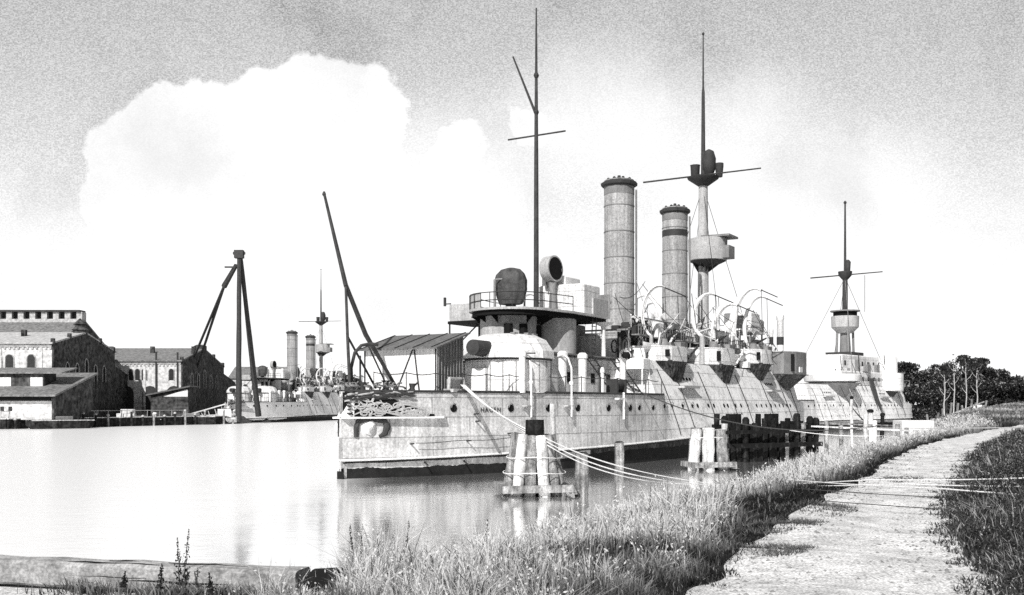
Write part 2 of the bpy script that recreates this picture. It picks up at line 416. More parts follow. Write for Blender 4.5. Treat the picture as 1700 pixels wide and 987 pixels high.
    for side in (1, -1):
        for xc, r, yb, yt in ((1122, 2.05, 600, 577), (1204, 2.05, 606, 580), (1268, 2.0, 604, 582)):
            t0 = 5.0; s0 = FR.s_of(xc, t0+1); zb = FR.z_of(yb, s0, t0+1); zt = FR.z_of(yt, s0, t0+1)
            sp = sponson(s0, r, t0, zb, zt, 'armour', 5.0, side)
            g = S(); g.lathe(s0, side*t0, [(.5, zt), (.35, zt+.5), (.3, zt+.7)], 12); g.build('gun_mount', 'mid', sp)
            g = S(); g.cyl((s0+.6, side*(t0+.2), zt+.8), (s0-2.2, side*(t0+1.9), zt+1.0), .13, .07, 8); g.build('gun_barrel', 'dark', sp)
            g = S(); g.bbox(s0+r*.1, s0+r*.8, side*(t0+.2) if side > 0 else -t0-1.3, side*(t0+1.3) if side > 0 else -t0-.2, zt-.05, zt+.45, .05); g.build('ammunition_box', 'mid', sp)
            g = S()
            for k in range(9): a = R(-80+k*20); g.cyl((s0+r*math.cos(a), side*(t0+r*.8*math.sin(a)), zt), (s0+r*math.cos(a), side*(t0+r*.8*math.sin(a)), zt+.75), .025, n=4)
            g.tube([(s0+r*math.cos(R(-80+k*10)), side*(t0+r*.8*math.sin(R(-80+k*10))), zt+.75) for k in range(17)], .025, 4); g.build('sponson_rail', 'dark', sp)
        xc = 1322; s0 = FR.s_of(xc, 6.4)
        sp = sponson(s0, 2.6, 5.2, FR.z_of(622, s0, 6), FR.z_of(586, s0, 6), 'mid', 4.4, side)  # mid grey paints in the shade of this port-facing sponson
        m = S(); m.box(s0+2.0, s0+2.7, side*5.6, side*6.6, 7.2, 8.6); m.build('gun_port_flap', 'black', sp)
        m = S(); m.box(s0-2.0, s0-1.0, side*7.2, side*7.3, 7.0, 7.5); m.build('gun_port', 'white', sp)
    # upper deck plating between the sponsons
    m = S(); m.box(26.2, 66, -4.6, 4.6, 7.0, 7.12); m.build('upper_deck', 'deck', root)
    # forward gun turrets
    for t0 in (3.05, -3.05):
        s0 = 11.6
        m = S(); m.lathe(s0, t0, [(2.55, DZ), (2.55, 6.4)], 32); tr = m.build('gun_turret', 'armour', root)
        m = S(); m.lathe(s0, t0, [(2.62, 6.4), (2.62, 6.52)], 32); m.build('turret_ring', 'dark', tr)
        m = S(); m.lathe(s0, t0, [(2.75, 6.52), (2.7, 6.95), (2.25, 7.62), (1.6, 7.92), (.5, 8.03)], 12, a0=.2, sx=1.06); m.build('turret_hood', 'armour', tr, smooth=20)
        m = S(); m.cyl((s0-2, t0, 7.0), (s0-3.9, t0, 7.05), .5, .44, 16); m.build('gun_barrel', 'dark', tr)
        m = S(); m.box(s0-2.9, s0-2.3, t0-1.1, t0+.2, DZ+.02, 5.9); m.build('ammunition_locker', 'white', tr)
        for k in range(7):
            a = R(-80+k*36); S().box(s0+1.5*math.cos(a)-.2, s0+1.5*math.cos(a)+.2, t0+1.5*math.sin(a)-.15, t0+1.5*math.sin(a)+.15, 7.85, 8.02).build('hood_hatch', 'mid', tr)
        for k in range(10):
            a = R(20+k*17); c = Vector((s0+2.56*math.cos(a), t0+2.56*math.sin(a), 0)); S().cyl(c+Vector((0, 0, 4.6)), c+Vector((0, 0, 6.35)), .03, n=4).build('seam_strip', 'mid', tr)
        m = S(); m.tube([(s0-2.3+.1*k, t0+2.7*math.sin(.2+k*.13), 6.75) for k in range(10)], .04, 5); m.build('grab_rail', 'dark', tr)
    # lower bridge house
    m = S(); m.bbox(15.4, 26.5, -3.3, 3.3, DZ+.01, 7.05, .2); m.build('deckhouse', 'armour', root)
    m = S(); m.box(15.0, 26.6, -3.6, 3.6, 7.06, 7.16); m.build('deckhouse_roof', 'mid', root)
    for s in (18.5, 20.2, 22, 24.4):
        S().box(s, s+.55, 3.28, 3.33, 5.3, 5.95).build('window', 'black', root)
    S().box(23.1, 23.9, 3.28, 3.34, DZ+.1, 6.4).build('door', 'mid', root)
    # armoured conning tower and bridge
    m = S(); m.lathe(17.2, -.3, [(1.9, 7.16), (1.9, 9.75)], 24); tw = m.build('conning_tower', 'grey', root)
    for a in (-150, -120, -70, 100): 
        c = Vector((17.2+1.88*math.cos(R(a)), -.3-1.88*math.sin(R(a)), 8.6)); S().lathe(c.x, c.y, [(.3, 8.1), (.3, 9)], 8).build('vision_slit', 'black', tw)
    m = S(); m.lathe(20.2, 1.5, [(1.45, 7.16), (1.45, 9.8)], 20); m.build('bridge_trunk', 'grey', root)
    m = S(); m.bbox(21.8, 25.4, -1.8, 1.2, 7.16, 9.5, .1); m.build('wireless_cabin', 'mid', root)
    m = S(); m.lathe(25.6, .8, [(1.3, 7.16), (1.35, 8.7), (1.1, 8.9)], 20); m.build('ventilation_drum', 'grey', root)
    pl = []
    for k in range(13):
        a = R(90+k*15); pl.append((17.2+2.9*math.cos(a), 2.9*math.sin(a)))
    out = [(25, 3.3), (25, -3.3), (21, -3.3)]
    pts = [(25, -3.3), (25, 3.3), (19.5, 3.3)]+pl+[(19.5, -3.3)]
    m = S(); m.prism(pts, 9.85, 10.0); br = m.build('bridge_platform', 'grey', root)
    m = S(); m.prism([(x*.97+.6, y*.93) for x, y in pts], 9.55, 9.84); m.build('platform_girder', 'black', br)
    m = S()
    for a in range(0, 360, 30):
        c, s_ = math.cos(R(a)), math.sin(R(a))
        m.add([(17.2+1.8*c, 1.8*s_, 9.0), (17.2+1.8*c, 1.8*s_, 9.6), (17.2+2.8*c, 2.8*s_, 9.6)], [(0, 1, 2)])
    m.build('bracket_plates', 'black', br)
    # railing round the front
    m = S()
    path = [(19.5, 3.25)]+[(17.2+2.85*math.cos(R(90+k*15)), 2.85*math.sin(R(90+k*15))) for k in range(13)]+[(19.5, -3.25), (22, -3.25)]
    for z in (10.45, 10.95): m.tube([(x, y, z) for x, y in path], .03, 4)
    for x, y in path: m.cyl((x, y, 10), (x, y, 10.98), .03, n=4)
    m.build('bridge_railing', 'dark', br)
    m = S()                        # canvas dodger forward
    pp = [(17.2+2.8*math.cos(R(a)), 2.8*math.sin(R(a))) for a in range(196, 250, 9)]
    vs = []; 
    for x, y in pp: vs += [(x, y, 10.02), (x, y, 11.0)]
    m.add(vs, [(2*i, 2*i+2, 2*i+3, 2*i+1) for i in range(len(pp)-1)]); m.build('canvas_dodger', 'grey', br)
    # starboard wing with screen
    m = S(); m.box(17.6, 20.6, -5.3, -2.6, 9.55, 9.66); m.box(17.6, 17.66, -5.3, -3.0, 9.66, 10.7); m.box(17.6, 20.6, -5.33, -5.3, 9.66, 10.7)
    m.box(17.6, 20.6, 2.9, 5.0, 9.55, 9.66) if False else None
    m.build('bridge_wing', 'grey', br)
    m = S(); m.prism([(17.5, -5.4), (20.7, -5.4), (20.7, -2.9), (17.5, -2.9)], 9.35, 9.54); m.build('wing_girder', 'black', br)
    m = S()
    m.cyl((17.6, -5.3, 7.1), (17.6, -5.3, 9.55), .06); m.cyl((17.7, -5.2, 7.5), (18.8, -3.6, 9.5), .05); m.cyl((17.6, -5.7, 10.6), (17.6, -5.7, 11.2), .1); m.cyl((17.6, -5.7, 10.75), (17.6, -5.2, 10.75), .04)
    m.build('wing_stay', 'dark', br)
    # chart house
    m = S(); m.bbox(21.3, 23.9, -.4, 3.1, 10.01, 12.05, .12); ch = m.build('chart_house', 'armour', br)
    S().box(22.6, 24.95, 2.2, 3.2, 10.01, 11.15).build('signal_locker', 'grey', br)
    m = S(); m.bbox(22, 24.4, -1.0, 1.3, 12.06, 12.75, .1); m.build('rangefinder_box', 'white', ch)
    m = S(); m.lathe(21.6, .9, [(.28, 12.05), (.28, 12.9), (.42, 12.95), (.42, 13.15), (.2, 13.3)], 12); m.build('compass_binnacle', 'mid', ch)
    m = S(); m.box(24.96, 25.03, 2.2, 3.3, 10, 11.6); m.build('end_screen', 'mid', br)
    # stanchion with flared head under the platform
    sx = 24.4
    m = S(); m.lathe(sx, 3.1, [(.16, 7.16), (.13, 9.0), (.2, 9.3), (.75, 9.56)], 12); m.build('platform_stanchion', 'white', root)
    m = S()
    for k in range(8): m.cyl((22.3, 3.2, 7.4+k*.3), (22.9, 3.2, 7.4+k*.3), .03, n=4)
    m.cyl((22.2, 3.2, 7.1), (22.5, 3.2, 9.8), .04); m.cyl((22.8, 3.2, 7.1), (23.1, 3.2, 9.8), .04)
    m.build('bridge_ladder', 'dark', root)
    # covered searchlight on the bridge front
    c = (16.6, .2)
    m = S(); m.lathe(c[0], c[1], [(.35, 10), (.35, 10.5)], 10); sl = m.build('searchlight', 'dark', root)
    m = S()
    n = 40; rg = []
    rr = random.Random(5)
    for z, k in ((10.35, .72), (10.7, .86), (11.3, 1.0), (11.9, 1.02), (12.3, .9), (12.6, .62), (12.72, .2)):
        rg.append([(c[0]+k*(.82+.07*math.sin(5*a+z*3))*math.cos(a), c[1]+k*(1.08+.07*math.sin(9*a+z))*math.sin(a), z) for a in [2*math.pi*i/n for i in range(n)]])
    m.rings(rg); m.build('canvas_cover', 'canvas', sl)
    m = S(); m.cyl((c[0]-1, c[1]-.6, 10), (c[0]-1, c[1]-.6, 11.9), .09); m.cyl((c[0]-1, c[1]-.6, 11.9), (c[0]-.6, c[1]+.5, 11.95), .06); m.build('frame', 'mid', sl)
    # open searchlight beside the mast
    s0, t0 = 20.9, .95
    m = S(); m.lathe(s0, t0, [(.3, 10), (.22, 11.6), (.3, 12.2)], 10); m.box(s0-.1, s0+.1, t0-.5, t0-.45, 11.8, 12.8); sl = m.build('searchlight', 'mid', root)
    dr = Vector((-.12, .99, .04)).normalized()
    cc = Vector((s0, t0, 13.1))
    m = S(); m.cyl(cc-dr*.5, cc+dr*.25, .88, .9, 24); m.build('drum', 'grey', sl)
    m = S(); m.cyl(cc+dr*.251, cc+dr*.27, .78, .78, 24); m.build('lens', 'black', sl)
    m = S(); m.tube([cc-dr*.5-dr*.0, cc-dr*.75], [.88, .45], 20); m.build('drum_back', 'dark', sl)
    # foremast
    s0 = 20.3
    m = S(); m.tube([(s0, 0, 7.1), (s0, 0, 12), (s0, 0, 20), (s0, 0, 24.2), (s0, 0, 30.9)], [.2, .18, .15, .12, .05], 10)
    fm = m.build('foremast', 'spar', root)
    m = S(); m.cyl((s0, -2.25, 22.2), (s0, 2.25, 22.2), .06, .06, 6); m.build('yard', 'spar', fm)
    m = S(); m.tube([(s0-.1, -.05, 23.8), (s0-.5, -1.55, 27.7)], [.1, .06], 6); m.build('gaff', 'spar', fm)
    m = S()
    for z in (23.8, 26.3): m.lathe(s0, 0, [(.14, z-.15), (.2, z), (.14, z+.15)], 8)
    m.build('mast_band', 'dark', fm)
    # funnels
    def funnel(s0, r, zt, z0, band):
        m = S(); m.lathe(s0, 0, [(r, z0), (r*.985, zt)], 32); f = m.build('funnel', 'funnel', root)
        m = S(); m.lathe(s0, 0, [(r*1.02, zt-.55), (r*1.2, zt-.42), (r*1.22, zt-.22), (r*.95, zt-.02), (r*.5, zt+.15), (.1, zt+.2)], 12); m.build('funnel_cap', 'dark', f, smooth=15)
        m = S()
        for k in range(8):
            a = k*math.pi/4; S().lathe(s0+r*.75*math.cos(a), r*.75*math.sin(a), [(.1, zt-.1), (.12, zt+.14), (.03, zt+.2)], 6).build('cap_bolt', 'dark', f)
        m.lathe(s0, 0, [(.2, zt+.1), (.12, zt+.42)], 8)
        m.build('cap_finial', 'dark', f)
        z = z0+1
        while z < zt-1:
            m = S(); m.lathe(s0, 0, [(r*1.0, z-.03), (r*1.02, z-.03), (r*1.02, z+.03), (r*1.0, z+.03)], 32); m.build('hoop', 'mid', f); z += 2.05
        m = S(); m.lathe(s0, 0, [(r*1.004, zt-1.15), (r*1.004, zt-.5)], 32); m.build('soot_band', 'mid', f)
        if band: m = S(); m.lathe(s0, 0, [(r*1.006, band-.28), (r*1.006, band+.28)], 32); m.build('painted_band', 'dark', f)
        m = S(); m.cyl((s0+.3, r+.14, z0), (s0+.3, r+.14, zt-.8), .09, n=6); m.build('steam_pipe', 'mid', f)
    funnel(33.6, 1.2, 21.6, 8.3, None); funnel(45.3, 1.13, 21.35, 8.3, 19.05)
    m = S(); m.bbox(27.6, 36.4, -2.6, 2.6, 7.12, 8.7, .15); m.build('boiler_casing', 'white', root)
    m = S(); m.bbox(42, 48, -2.4, 2.4, 7.12, 8.9, .15); m.build('boiler_casing', 'grey', root)
    # boat deck beams and clutter between the funnels
    m = S(); m.box(27, 51, -3.9, -3.8, 9.2, 9.35); m.box(27, 51, 3.8, 3.95, 9.2, 9.4)
    for s in range(27, 52, 3): m.box(s, s+.18, -3.9, 3.9, 9.2, 9.32); m.cyl((s, 3.85, 7.1), (s, 3.85, 9.2), .07); m.cyl((s, -3.85, 7.1), (s, -3.85, 9.2), .07)
    m.build('skid_beams', 'mid', root)
    m = S(); m.bbox(30.4, 32.8, 1.6, 3.6, 9.42, 10.1, .1); m.build('hammock_locker', 'dark', root)
    m = S()
    for k in range(5): m.bbox(36.8+k*1.02, 37.7+k*1.02, 1.8, 3.5, 7.13, 7.9+.3*(k % 2), .06)
    m.build('stacked_lockers', 'mid', root)
    # curved boat davits
    def davit(xc, ytop, ybot, rt, side, r, b0=-70, b1=112):
        t0 = 5.4; s0 = FR.s_of(xc, t0); zt = FR.z_of(ytop, s0, t0); zb = FR.z_of(ybot, s0, t0)
        zc = (zt+zb)/2; rz_ = (zt-zb)/2; pts = []
        for k in range(17):
            b = R(b0+(b1-b0)*k/16); pts.append((s0+.25*math.sin(b), side*(t0-rt*math.cos(b)), zc+rz_*math.sin(b)))
        m = S(); m.tube(pts, [r*1.25*(1.45-abs(k-7)/11) for k in range(17)], 8); d = m.build('boat_davit', 'white', root)
        e = pts[-1]
        m = S(); m.tube([(a[0]-.12, a[1]+.05*side, a[2]) for a in pts[2:]], .022, 4); m.build('davit_rib', 'dark', d)
        m = S(); m.cyl(e, (e[0]+1.6, e[1]+side*1.0, e[2]-.55), .05, n=5); m.cyl(e, (e[0]+.1, e[1]+side*.1, zb+.4), .025, n=4); m.build('davit_stay', 'tarrope', d)
        m = S(); m.lathe(pts[0][0], pts[0][1], [(r*2.2, 7.1), (r*1.6, zb+rz_*.1)], 8); m.build('davit_socket', 'grey', d)
    for side in (1, -1):
        for a in ((1092, 474, 560, 1.2, .08), (1176, 487, 560, 1.3, .12), (1212, 503, 602, 1.6, .19), (1250, 477, 600, 1.9, .2), (1262, 492, 590, 1.5, .11)): davit(*a[:4], side, a[4])
    rr = random.Random(21)
    for k in range(88):
        s = rr.uniform(26.5, 62); t = rr.uniform(2.7, 5.4); z = 7.13; typ = rr.randrange(6); h = rr.uniform(.5, 1.6)
        if typ == 0: S().bbox(s-.5, s+.4, t-.4, t+.3, z, z+h, .06).build('ready_locker', rr.choice(('white', 'grey', 'mid')), root)
        elif typ == 1: S().cyl((s, t, z), (s+rr.uniform(-1, 1), t+.2, z+h*1.9), .05, n=5).build('awning_stanchion', rr.choice(('white', 'dark')), root)
        elif typ == 2: S().lathe(s, t, [(.2, z), (.2, z+h), (.35, z+h+.1), (.3, z+h+.3), (.1, z+h+.4)], 10).build('mushroom_ventilator', 'white', root)
        elif typ == 3: S().cyl((s, t, z+.3), (s+1.6, t+.2, z+h*1.6), .09, n=6).build('loose_spar', rr.choice(('white', 'dark')), root)
        elif typ == 4: S().tube([(s+.45*math.cos(a), t, z+.9+.45*math.sin(a)) for a in [R(20*j) for j in range(19)]], .06, 5).build('hose_reel', rr.choice(('dark', 'mid')), root)
        else: S().beam((s, t, z), (s+.9, t, z+h*1.5), .12, .12).beam((s+1.8, t, z), (s+.9, t, z+h*1.5), .12, .12).build('boat_crutch', rr.choice(('dark', 'white')), root)
    for (s1, z1, s2, z2) in ((26, 11.5, 30, 13), (30, 12.8, 41, 9.5), (25, 11.4, 36, 9.3), (41, 12.8, 50, 9.4), (45, 12.3, 57, 11.3), (28, 9.4, 45, 11.2), (50, 13.2, 60, 11), (36, 9.4, 45, 12.4)):
        m = S(); m.tube(sag((s1, 3.6, z1), (s2, 3.8, z2), .5, 10), .028, 4); m.build('stay_wire', 'dark', root)
    for side in (1, -1):
        m = S(); m.box(27.5, 58, side*2.7 if side > 0 else -2.95, side*2.95 if side > 0 else -2.7, 7.12, 9.15); cs = m.build('casing_shade', 'shadeplate', root)  # dark boxes added to read as deep shade under the skid beams
        for k in range(11):
            S().box(28.4+k*2.7, 29.2+k*2.7, side*2.95 if side > 0 else -3.0, side*3.0 if side > 0 else -2.95, 7.2, 8.8).build('door', ('white', 'mid', 'grey')[k % 3], cs)
    m = S(); m.bbox(36.8, 41.6, -1.9, 1.9, 9.3, 10.7, .1); m.build('skylight_house', 'mid', root)
    m = S(); m.bbox(47.5, 51, -2.2, 2.2, 9.3, 11.2, .1); m.build('mast_house', 'grey', root)
    for k in range(46):
        s = rr.uniform(27, 60); t = rr.uniform(1.2, 4.4); z = 9.35; h = rr.uniform(.4, 1.5); q = k % 5
        if q == 0: S().bbox(s-.5, s+.5, t-.3, t+.3, z, z+h*.7, .06).build('deck_chest', rr.choice(('white', 'dark', 'mid')), root)
        elif q == 1: S().tube([(s, t, z), (s, t, z+h), (s-.05, t+.1, z+h+.25), (s-.2, t+.4, z+h+.3)], [.16, .16, .22, .3], 9).build('cowl_ventilator', 'white', root)
        elif q == 2: S().tube([(s+.35*math.cos(a), t, z+.4+.35*math.sin(a)) for a in [R(20*j) for j in range(19)]], .09, 6).build('lifebuoy', rr.choice(('white', 'dark')), root)
        elif q == 3: S().beam((s, t, z), (s+rr.uniform(-1.5, 1.5), t+.3, z+h*1.3), .09, .09).build('stanchion', rr.choice(('dark', 'white')), root)
        else: S().cyl((s-1.2, t, z+.3), (s+1.2, t+.3, z+.3+h*.4), .1, .07, 6).build('stowed_oar_bundle', rr.choice(('dark', 'board')), root)
    for k in range(30):
        s1 = rr.uniform(27, 58); s2 = s1+rr.uniform(-5, 6); z1 = rr.uniform(9.5, 13.2); z2 = rr.uniform(7.4, 9.5)
        m = S(); m.tube(sag((s1, rr.uniform(2, 4.5), z1), (s2, rr.uniform(3.5, 6), z2), .15, 6), .028, 4); m.build('tackle_line', 'dark' if k % 3 else 'white', root)
    for k in range(8):
        s = 27+k*4.1; m = S()
        for j in range(6): m.cyl((s+j*.45, 4.6, 8.9+.0*j), (s+j*.45, 4.6, 9.6), .03, n=4)
        m.tube([(s, 4.6, 9.6), (s+2.25, 4.6, 9.6)], .03, 4); m.tube([(s, 4.6, 9.25), (s+2.25, 4.6, 9.25)], .022, 4); m.box(s-.1, s+2.4, 4.1, 4.7, 8.82, 8.9)
        m.build('gangway_rail', 'mid', root)
        S().bbox(s+.3, s+1.9, 3.0, 4.2, 8.95, 9.6+.5*(k % 2), .12).build('canvas_bundle', ('dark', 'white', 'canvas', 'grey')[k % 4], root)
    for k in range(5):
        s = 29+k*6.3; m = S()
        m.rings([[(s+q*1.9, 4.9+.45*(1-abs(q)**2.4)*math.sin(R(a)), 8.2+.15*q*q-.45*max(0, math.cos(R(a)))) for a in range(-90, 91, 20)] for q in (-1, -.8, -.4, 0, .4, .8, 1)], cap=False, close=False)
        m.build('dinghy_shell', 'white', root)
    # rigging of the light poles
    for s1, t1, z1, s2, t2, z2 in ((20.3, 0, 30, 52.4, 0, 33), (20.3, 0, 22.2, 26, 3.3, 10.2), (20.3, 0, 22.2, 26, -3.3, 10.2)):
        pass
    # mainmast
    s0 = 52.4
    m = S(); m.tube([(s0, 0, 7.1), (s0, 0, 17.2), (s0, 0, 25)], [.56, .5, .42], 14); mm = m.build('mainmast', 'grey', root)
    m = S(); m.lathe(s0, 0, [(.9, 7.12), (.85, 10.6), (.6, 10.9)], 16); m.build('mast_casing', 'grey', mm)
    m = S(); m.lathe(s0, 0.45, [(1.75, 17.45), (1.8, 17.5), (1.85, 19.5), (1.7, 19.55)], 28); m.build('fighting_top', 'grey', mm)
    m = S(); m.lathe(s0, 0.45, [(.55, 16.9), (1.7, 17.42)], 24); m.build('top_underside', 'dark', mm)
    m = S()
    for a in range(0, 360, 45): m.add([(s0+.5*math.cos(R(a)), .5*math.sin(R(a)), 16.4), (s0+1.5*math.cos(R(a)), .4+1.5*math.sin(R(a)), 17.4), (s0+.4*math.cos(R(a)), .5*math.sin(R(a)), 17.4)], [(0, 1, 2)])
    m.build('top_bracket', 'dark', mm)
    m = S(); m.prism([(s0-1.2, .2), (s0+1.5, .2), (s0+1.6, 2.9), (s0-1.0, 2.9)], 19.56, 19.75); m.build('top_roof', 'mid', mm)
    S().box(s0-.6, s0+1, 1.9, 2.75, 17.6, 18.75).build('gun_balcony', 'mid', mm)
    m = S(); m.lathe(s0, 0, [(.45, 24.6), (1.45, 25.3), (1.5, 25.45)], 20); m.build('upper_platform', 'dark', mm)
    m = S(); m.lathe(s0+.2, .5, [(.3, 25.4), (.62, 26.2), (.66, 27.2), (.45, 27.9), (.1, 28.1)], 14); m.lathe(s0, -.8, [(.4, 25.4), (.45, 26.6), (.5, 26.7)], 10); m.lathe(s0+.4, 1.45, [(.3, 25.4), (.4, 26.4), (.4, 26.7)], 10)
    m.build('covered_searchlight', 'dark', mm)
    m = S(); m.cyl((s0-.5, -5.95, 25.55), (s0-.5, 5.75, 25.55), .09, .07, 6); m.build('yard', 'spar', mm)
    m = S(); m.tube([(s0, 0, 25), (s0, 0, 33.5), (s0, 0, 34), (s0, 0, 39.2)], [.24, .16, .1, .05], 8); m.lathe(s0, 0, [(.02, 38.9), (.15, 39.1), (.02, 39.3)], 8); m.build('topmast', 'spar', mm)
    m = S()
    for t1, z1, s1 in ((4.0, 8.2, 56), (-4, 8.2, 57), (3.8, 8.2, 47), (-3.8, 8.2, 48)): m.cyl((s0, 0, 24.6), (s1, t1, z1), .025, n=4)
    m.build('shroud', 'dark', mm)
    # after bridge
    m = S(); m.bbox(54.5, 60.5, -2.2, 2.2, 7.13, 9.8, .15); m.build('after_deckhouse', 'white', root)
    m = S(); m.box(53.8, 61.4, -3.2, 3.2, 10.9, 11.05); ab = m.build('after_bridge', 'white', root)
    m = S()
    for s, t in ((54.2, 3), (57.5, 3), (61, 3), (54.2, -3), (61, -3)): m.cyl((s, t, 7.1), (s, t, 10.9), .09)
    m.build('bridge_post', 'mid', ab)
    m = S(); m.bbox(57.6, 60.4, .2, 3.0, 11.06, 12.9, .1); m.build('steering_house', 'white', ab)
    m = S(); m.lathe(56.4, 2.2, [(.7, 11.06), (.75, 12.2), (.4, 12.5)], 14); m.build('covered_instrument', 'dark', ab)
    m = S(); m.lathe(61.1, 2.7, [(.45, 11.06), (.5, 12.2), (.3, 12.4)], 12); m.build('signal_lamp', 'mid', ab)
    m = S()
    pr = [(53.9, 3.1), (61.3, 3.1), (61.3, -3.1)]
    for z in (11.5, 12): m.tube([(x, y, z) for x, y in pr], .03, 4)
    m.build('after_railing', 'mid', ab)
    for s, t, zt, r in ((62.2, 3.6, 11.5, .2), (62.6, 4.4, 12.9, .34)):
        m = S(); m.lathe(s, t, [(r, 8.9), (r*.95, zt-.5), (r*1.15, zt-.4), (r*1.1, zt)], 10); m.build('galley_pipe', 'white', root)
        m = S(); m.lathe(s, t, [(r*1.05, 9.9), (r*1.05, 10.7)], 10); m.build('painted_collar', 'dark', root.children[-1]) if False else m.build('pipe_collar', 'dark', root)
    # after turret
    m = S(); m.lathe(65.0, 0, [(3.1, 7.1), (3.1, 8.6), (2.9, 9.3), (2.1, 9.9), (.6, 10.1)], 28); tr = m.build('after_turret', 'white', root)
    m = S(); m.cyl((67.5, 0, 8.9), (72.5, 0, 9.2), .38, .22, 12); m.build('gun_barrel', 'grey', tr)
    # ventilators on the forecastle
    for x, yt, tt, r, cowl in ((867, 584, 5.1, .19, 0), (934, 585, 5.0, .27, 0), (967, 588, 5.1, .27, 0), (1034, 592, 5.6, .28, 1), (1000, 612, 5.6, .12, 0)):
        s = FR.s_of(x, tt); zt = FR.z_of(yt, s, tt)
        m = S()
        if cowl:
            m.tube([(s, tt, DZ), (s, tt, zt-.3), (s-.05, tt+.08, zt), (s-.2, tt+.3, zt+.15)], [r*.8, r*.8, r*1.1, r*1.5], 12, cap=False)
            m.build('ventilator', 'white', root)
            S().lathe(s-.2, tt+.33, [(.25, zt-.1), (.3, zt+.1), (.2, zt+.3)], 10).build('cowl_mouth', 'black', root)
        else:
            m.lathe(s, tt, [(r, DZ), (r, zt-.25), (r*1.25, zt-.25), (r*1.25, zt-.05), (r*.7, zt+.1)], 14); m.build('ventilator', 'white', root)
    # net davits leaning over the side
    for x in (875, 942):
        s = FR.s_of(x, hb(10, 4)+.2); s = on_hull(x, 3.4); t = hb(s, 4)+.28
        pts = [(s+1.1, t-1.5, 6.75), (s+.7, t-.9, 6.85), (s+.25, t-.35, 6.6), (s+.02, t, 6.0), (s, t+.02, 4.8), (s, t+.02, 3.1)]
        m = S(); m.tube(pts, .055, 7); m.lathe(s, t, [(.1, 5.0), (.14, 5.1), (.1, 5.2)], 8); m.build('net_davit', 'white', root)
        m = S(); m.box(s-.5, s+.2, t-.3, t+.05, 3.72, 3.78); m.build('davit_bracket', 'grey', root)
    s = on_hull(1030, 3.5); t = hb(s, 4)+.25
    m = S(); m.cyl((s, t, 2.9), (s, t, 4.6), .07); m.box(s-.8, s+.3, t-.25, t+.05, 4.15, 4.25); m.build('net_davit', 'white', root)
    # forecastle guard rail
    m = S(); q = [1.5, 3, 4.5, 6, 7.5, 9, 10.5, 12, 13.5, 15, 17, 19, 21, 23, 25]
    for side in (1, -1):
        for s in q: m.cyl((s, side*(hb(s, DZ)-.12), DZ), (s, side*(hb(s, DZ)-.12), 5.55), .03, n=4)
        for z in (5.5,):
            pts = []
            for a, b in zip(q, q[1:]):
                for k in range(4):
                    s = a+(b-a)*k/4; pts.append((s, side*(hb(s, DZ)-.12), z-.1*math.sin(math.pi*k/4)))
            m.tube(pts, .025, 4)
    m.build('guard_rail', 'dark', root)
    m = S(); s = on_hull(766, 4.5); t = hb(s, DZ)-.35
    m.box(s-.7, s+.8, t-.35, t+.3, DZ, DZ+.18); m.tube([(s-.7, t, DZ+.1), (s-.65, t, DZ+.75), (s+.7, t, DZ+.75), (s+.75, t, DZ+.1)], .09, 6); m.box(s-.6, s+.6, t-.2, t-.1, DZ, DZ+.7)
    m.build('fairlead', 'grey', root)
    # winch and ladders on the forecastle break
    m = S(); s, t = 21.2, 5.6
    m.cyl((s-.6, t, 5.1), (s+.6, t, 5.1), .32, .32, 12); m.box(s-.75, s-.6, t-.4, t+.4, DZ, 5.5); m.box(s+.6, s+.75, t-.4, t+.4, DZ, 5.5)
    m.build('winch', 'dark', root)
    for k in range(2):
        s = 20+k*3.8
        m = S(); m.cyl((s, 4.4, 7.05), (s+2.2, 5.4, 4.5), .05); m.cyl((s, 3.9, 7.05), (s+2.2, 4.9, 4.5), .05)
        for j in range(8): m.cyl((s+.27*j, 4.4+.125*j, 7.05-.32*j), (s+.27*j, 3.9+.125*j, 7.05-.32*j), .03, n=4)
        m.build('deck_ladder', 'dark', root)
    m = S(); m.bbox(24.6, 26.0, 3.9, 6.0, 6.3, 7.05, .1); m.cyl((24.7, 5.9, 4.5), (24.7, 5.9, 6.3), .06); m.cyl((25.9, 5.9, 4.5), (25.9, 5.9, 6.3), .06); m.build('side_platform', 'white', root)
    # bow derrick
    def lp(x, y, s): t = FR.t_of(x, s); return (s, t, FR.z_of(y, s, t))
    p0 = lp(574, 473, .9); 
    m = S(); m.tube([lp(581, 644, .7), lp(577, 560, .8), p0], [.09, .08, .07], 8); dk = m.build('bow_derrick', 'spar', root)
    m = S(); m.tube([lp(538, 320, .3), lp(558, 405, .5), p0], [.07, .1, .12], 8); m.tube([p0, lp(607, 555, 2.6), lp(660, 646, 4.6)], [.12, .13, .08], 8); m.lathe(*lp(538, 320, .3)[:2], [(.05, 14.7), (.11, 14.8), (.05, 14.95)], 6); m.build('boom', 'spar', dk)
    m = S(); m.cyl(lp(578, 560, .8), lp(624, 644, 3.4), .06); m.cyl(lp(610, 570, 2.6), lp(645, 646, 3.9), .05); m.cyl(lp(598, 590, 1.8), lp(598, 640, 1.8), .05); m.build('strut', 'spar', dk)
    m = S(); m.tube([lp(584, 640, 1.0), lp(583, 610, 1.1), lp(589, 585, 1.2), lp(600, 573, 1.5), lp(615, 570, 1.9), lp(628, 572, 2.2)], .09, 7); m.build('anchor_davit', 'spar', root)
    # clutter at the stem head
    rr = random.Random(11); m = S()
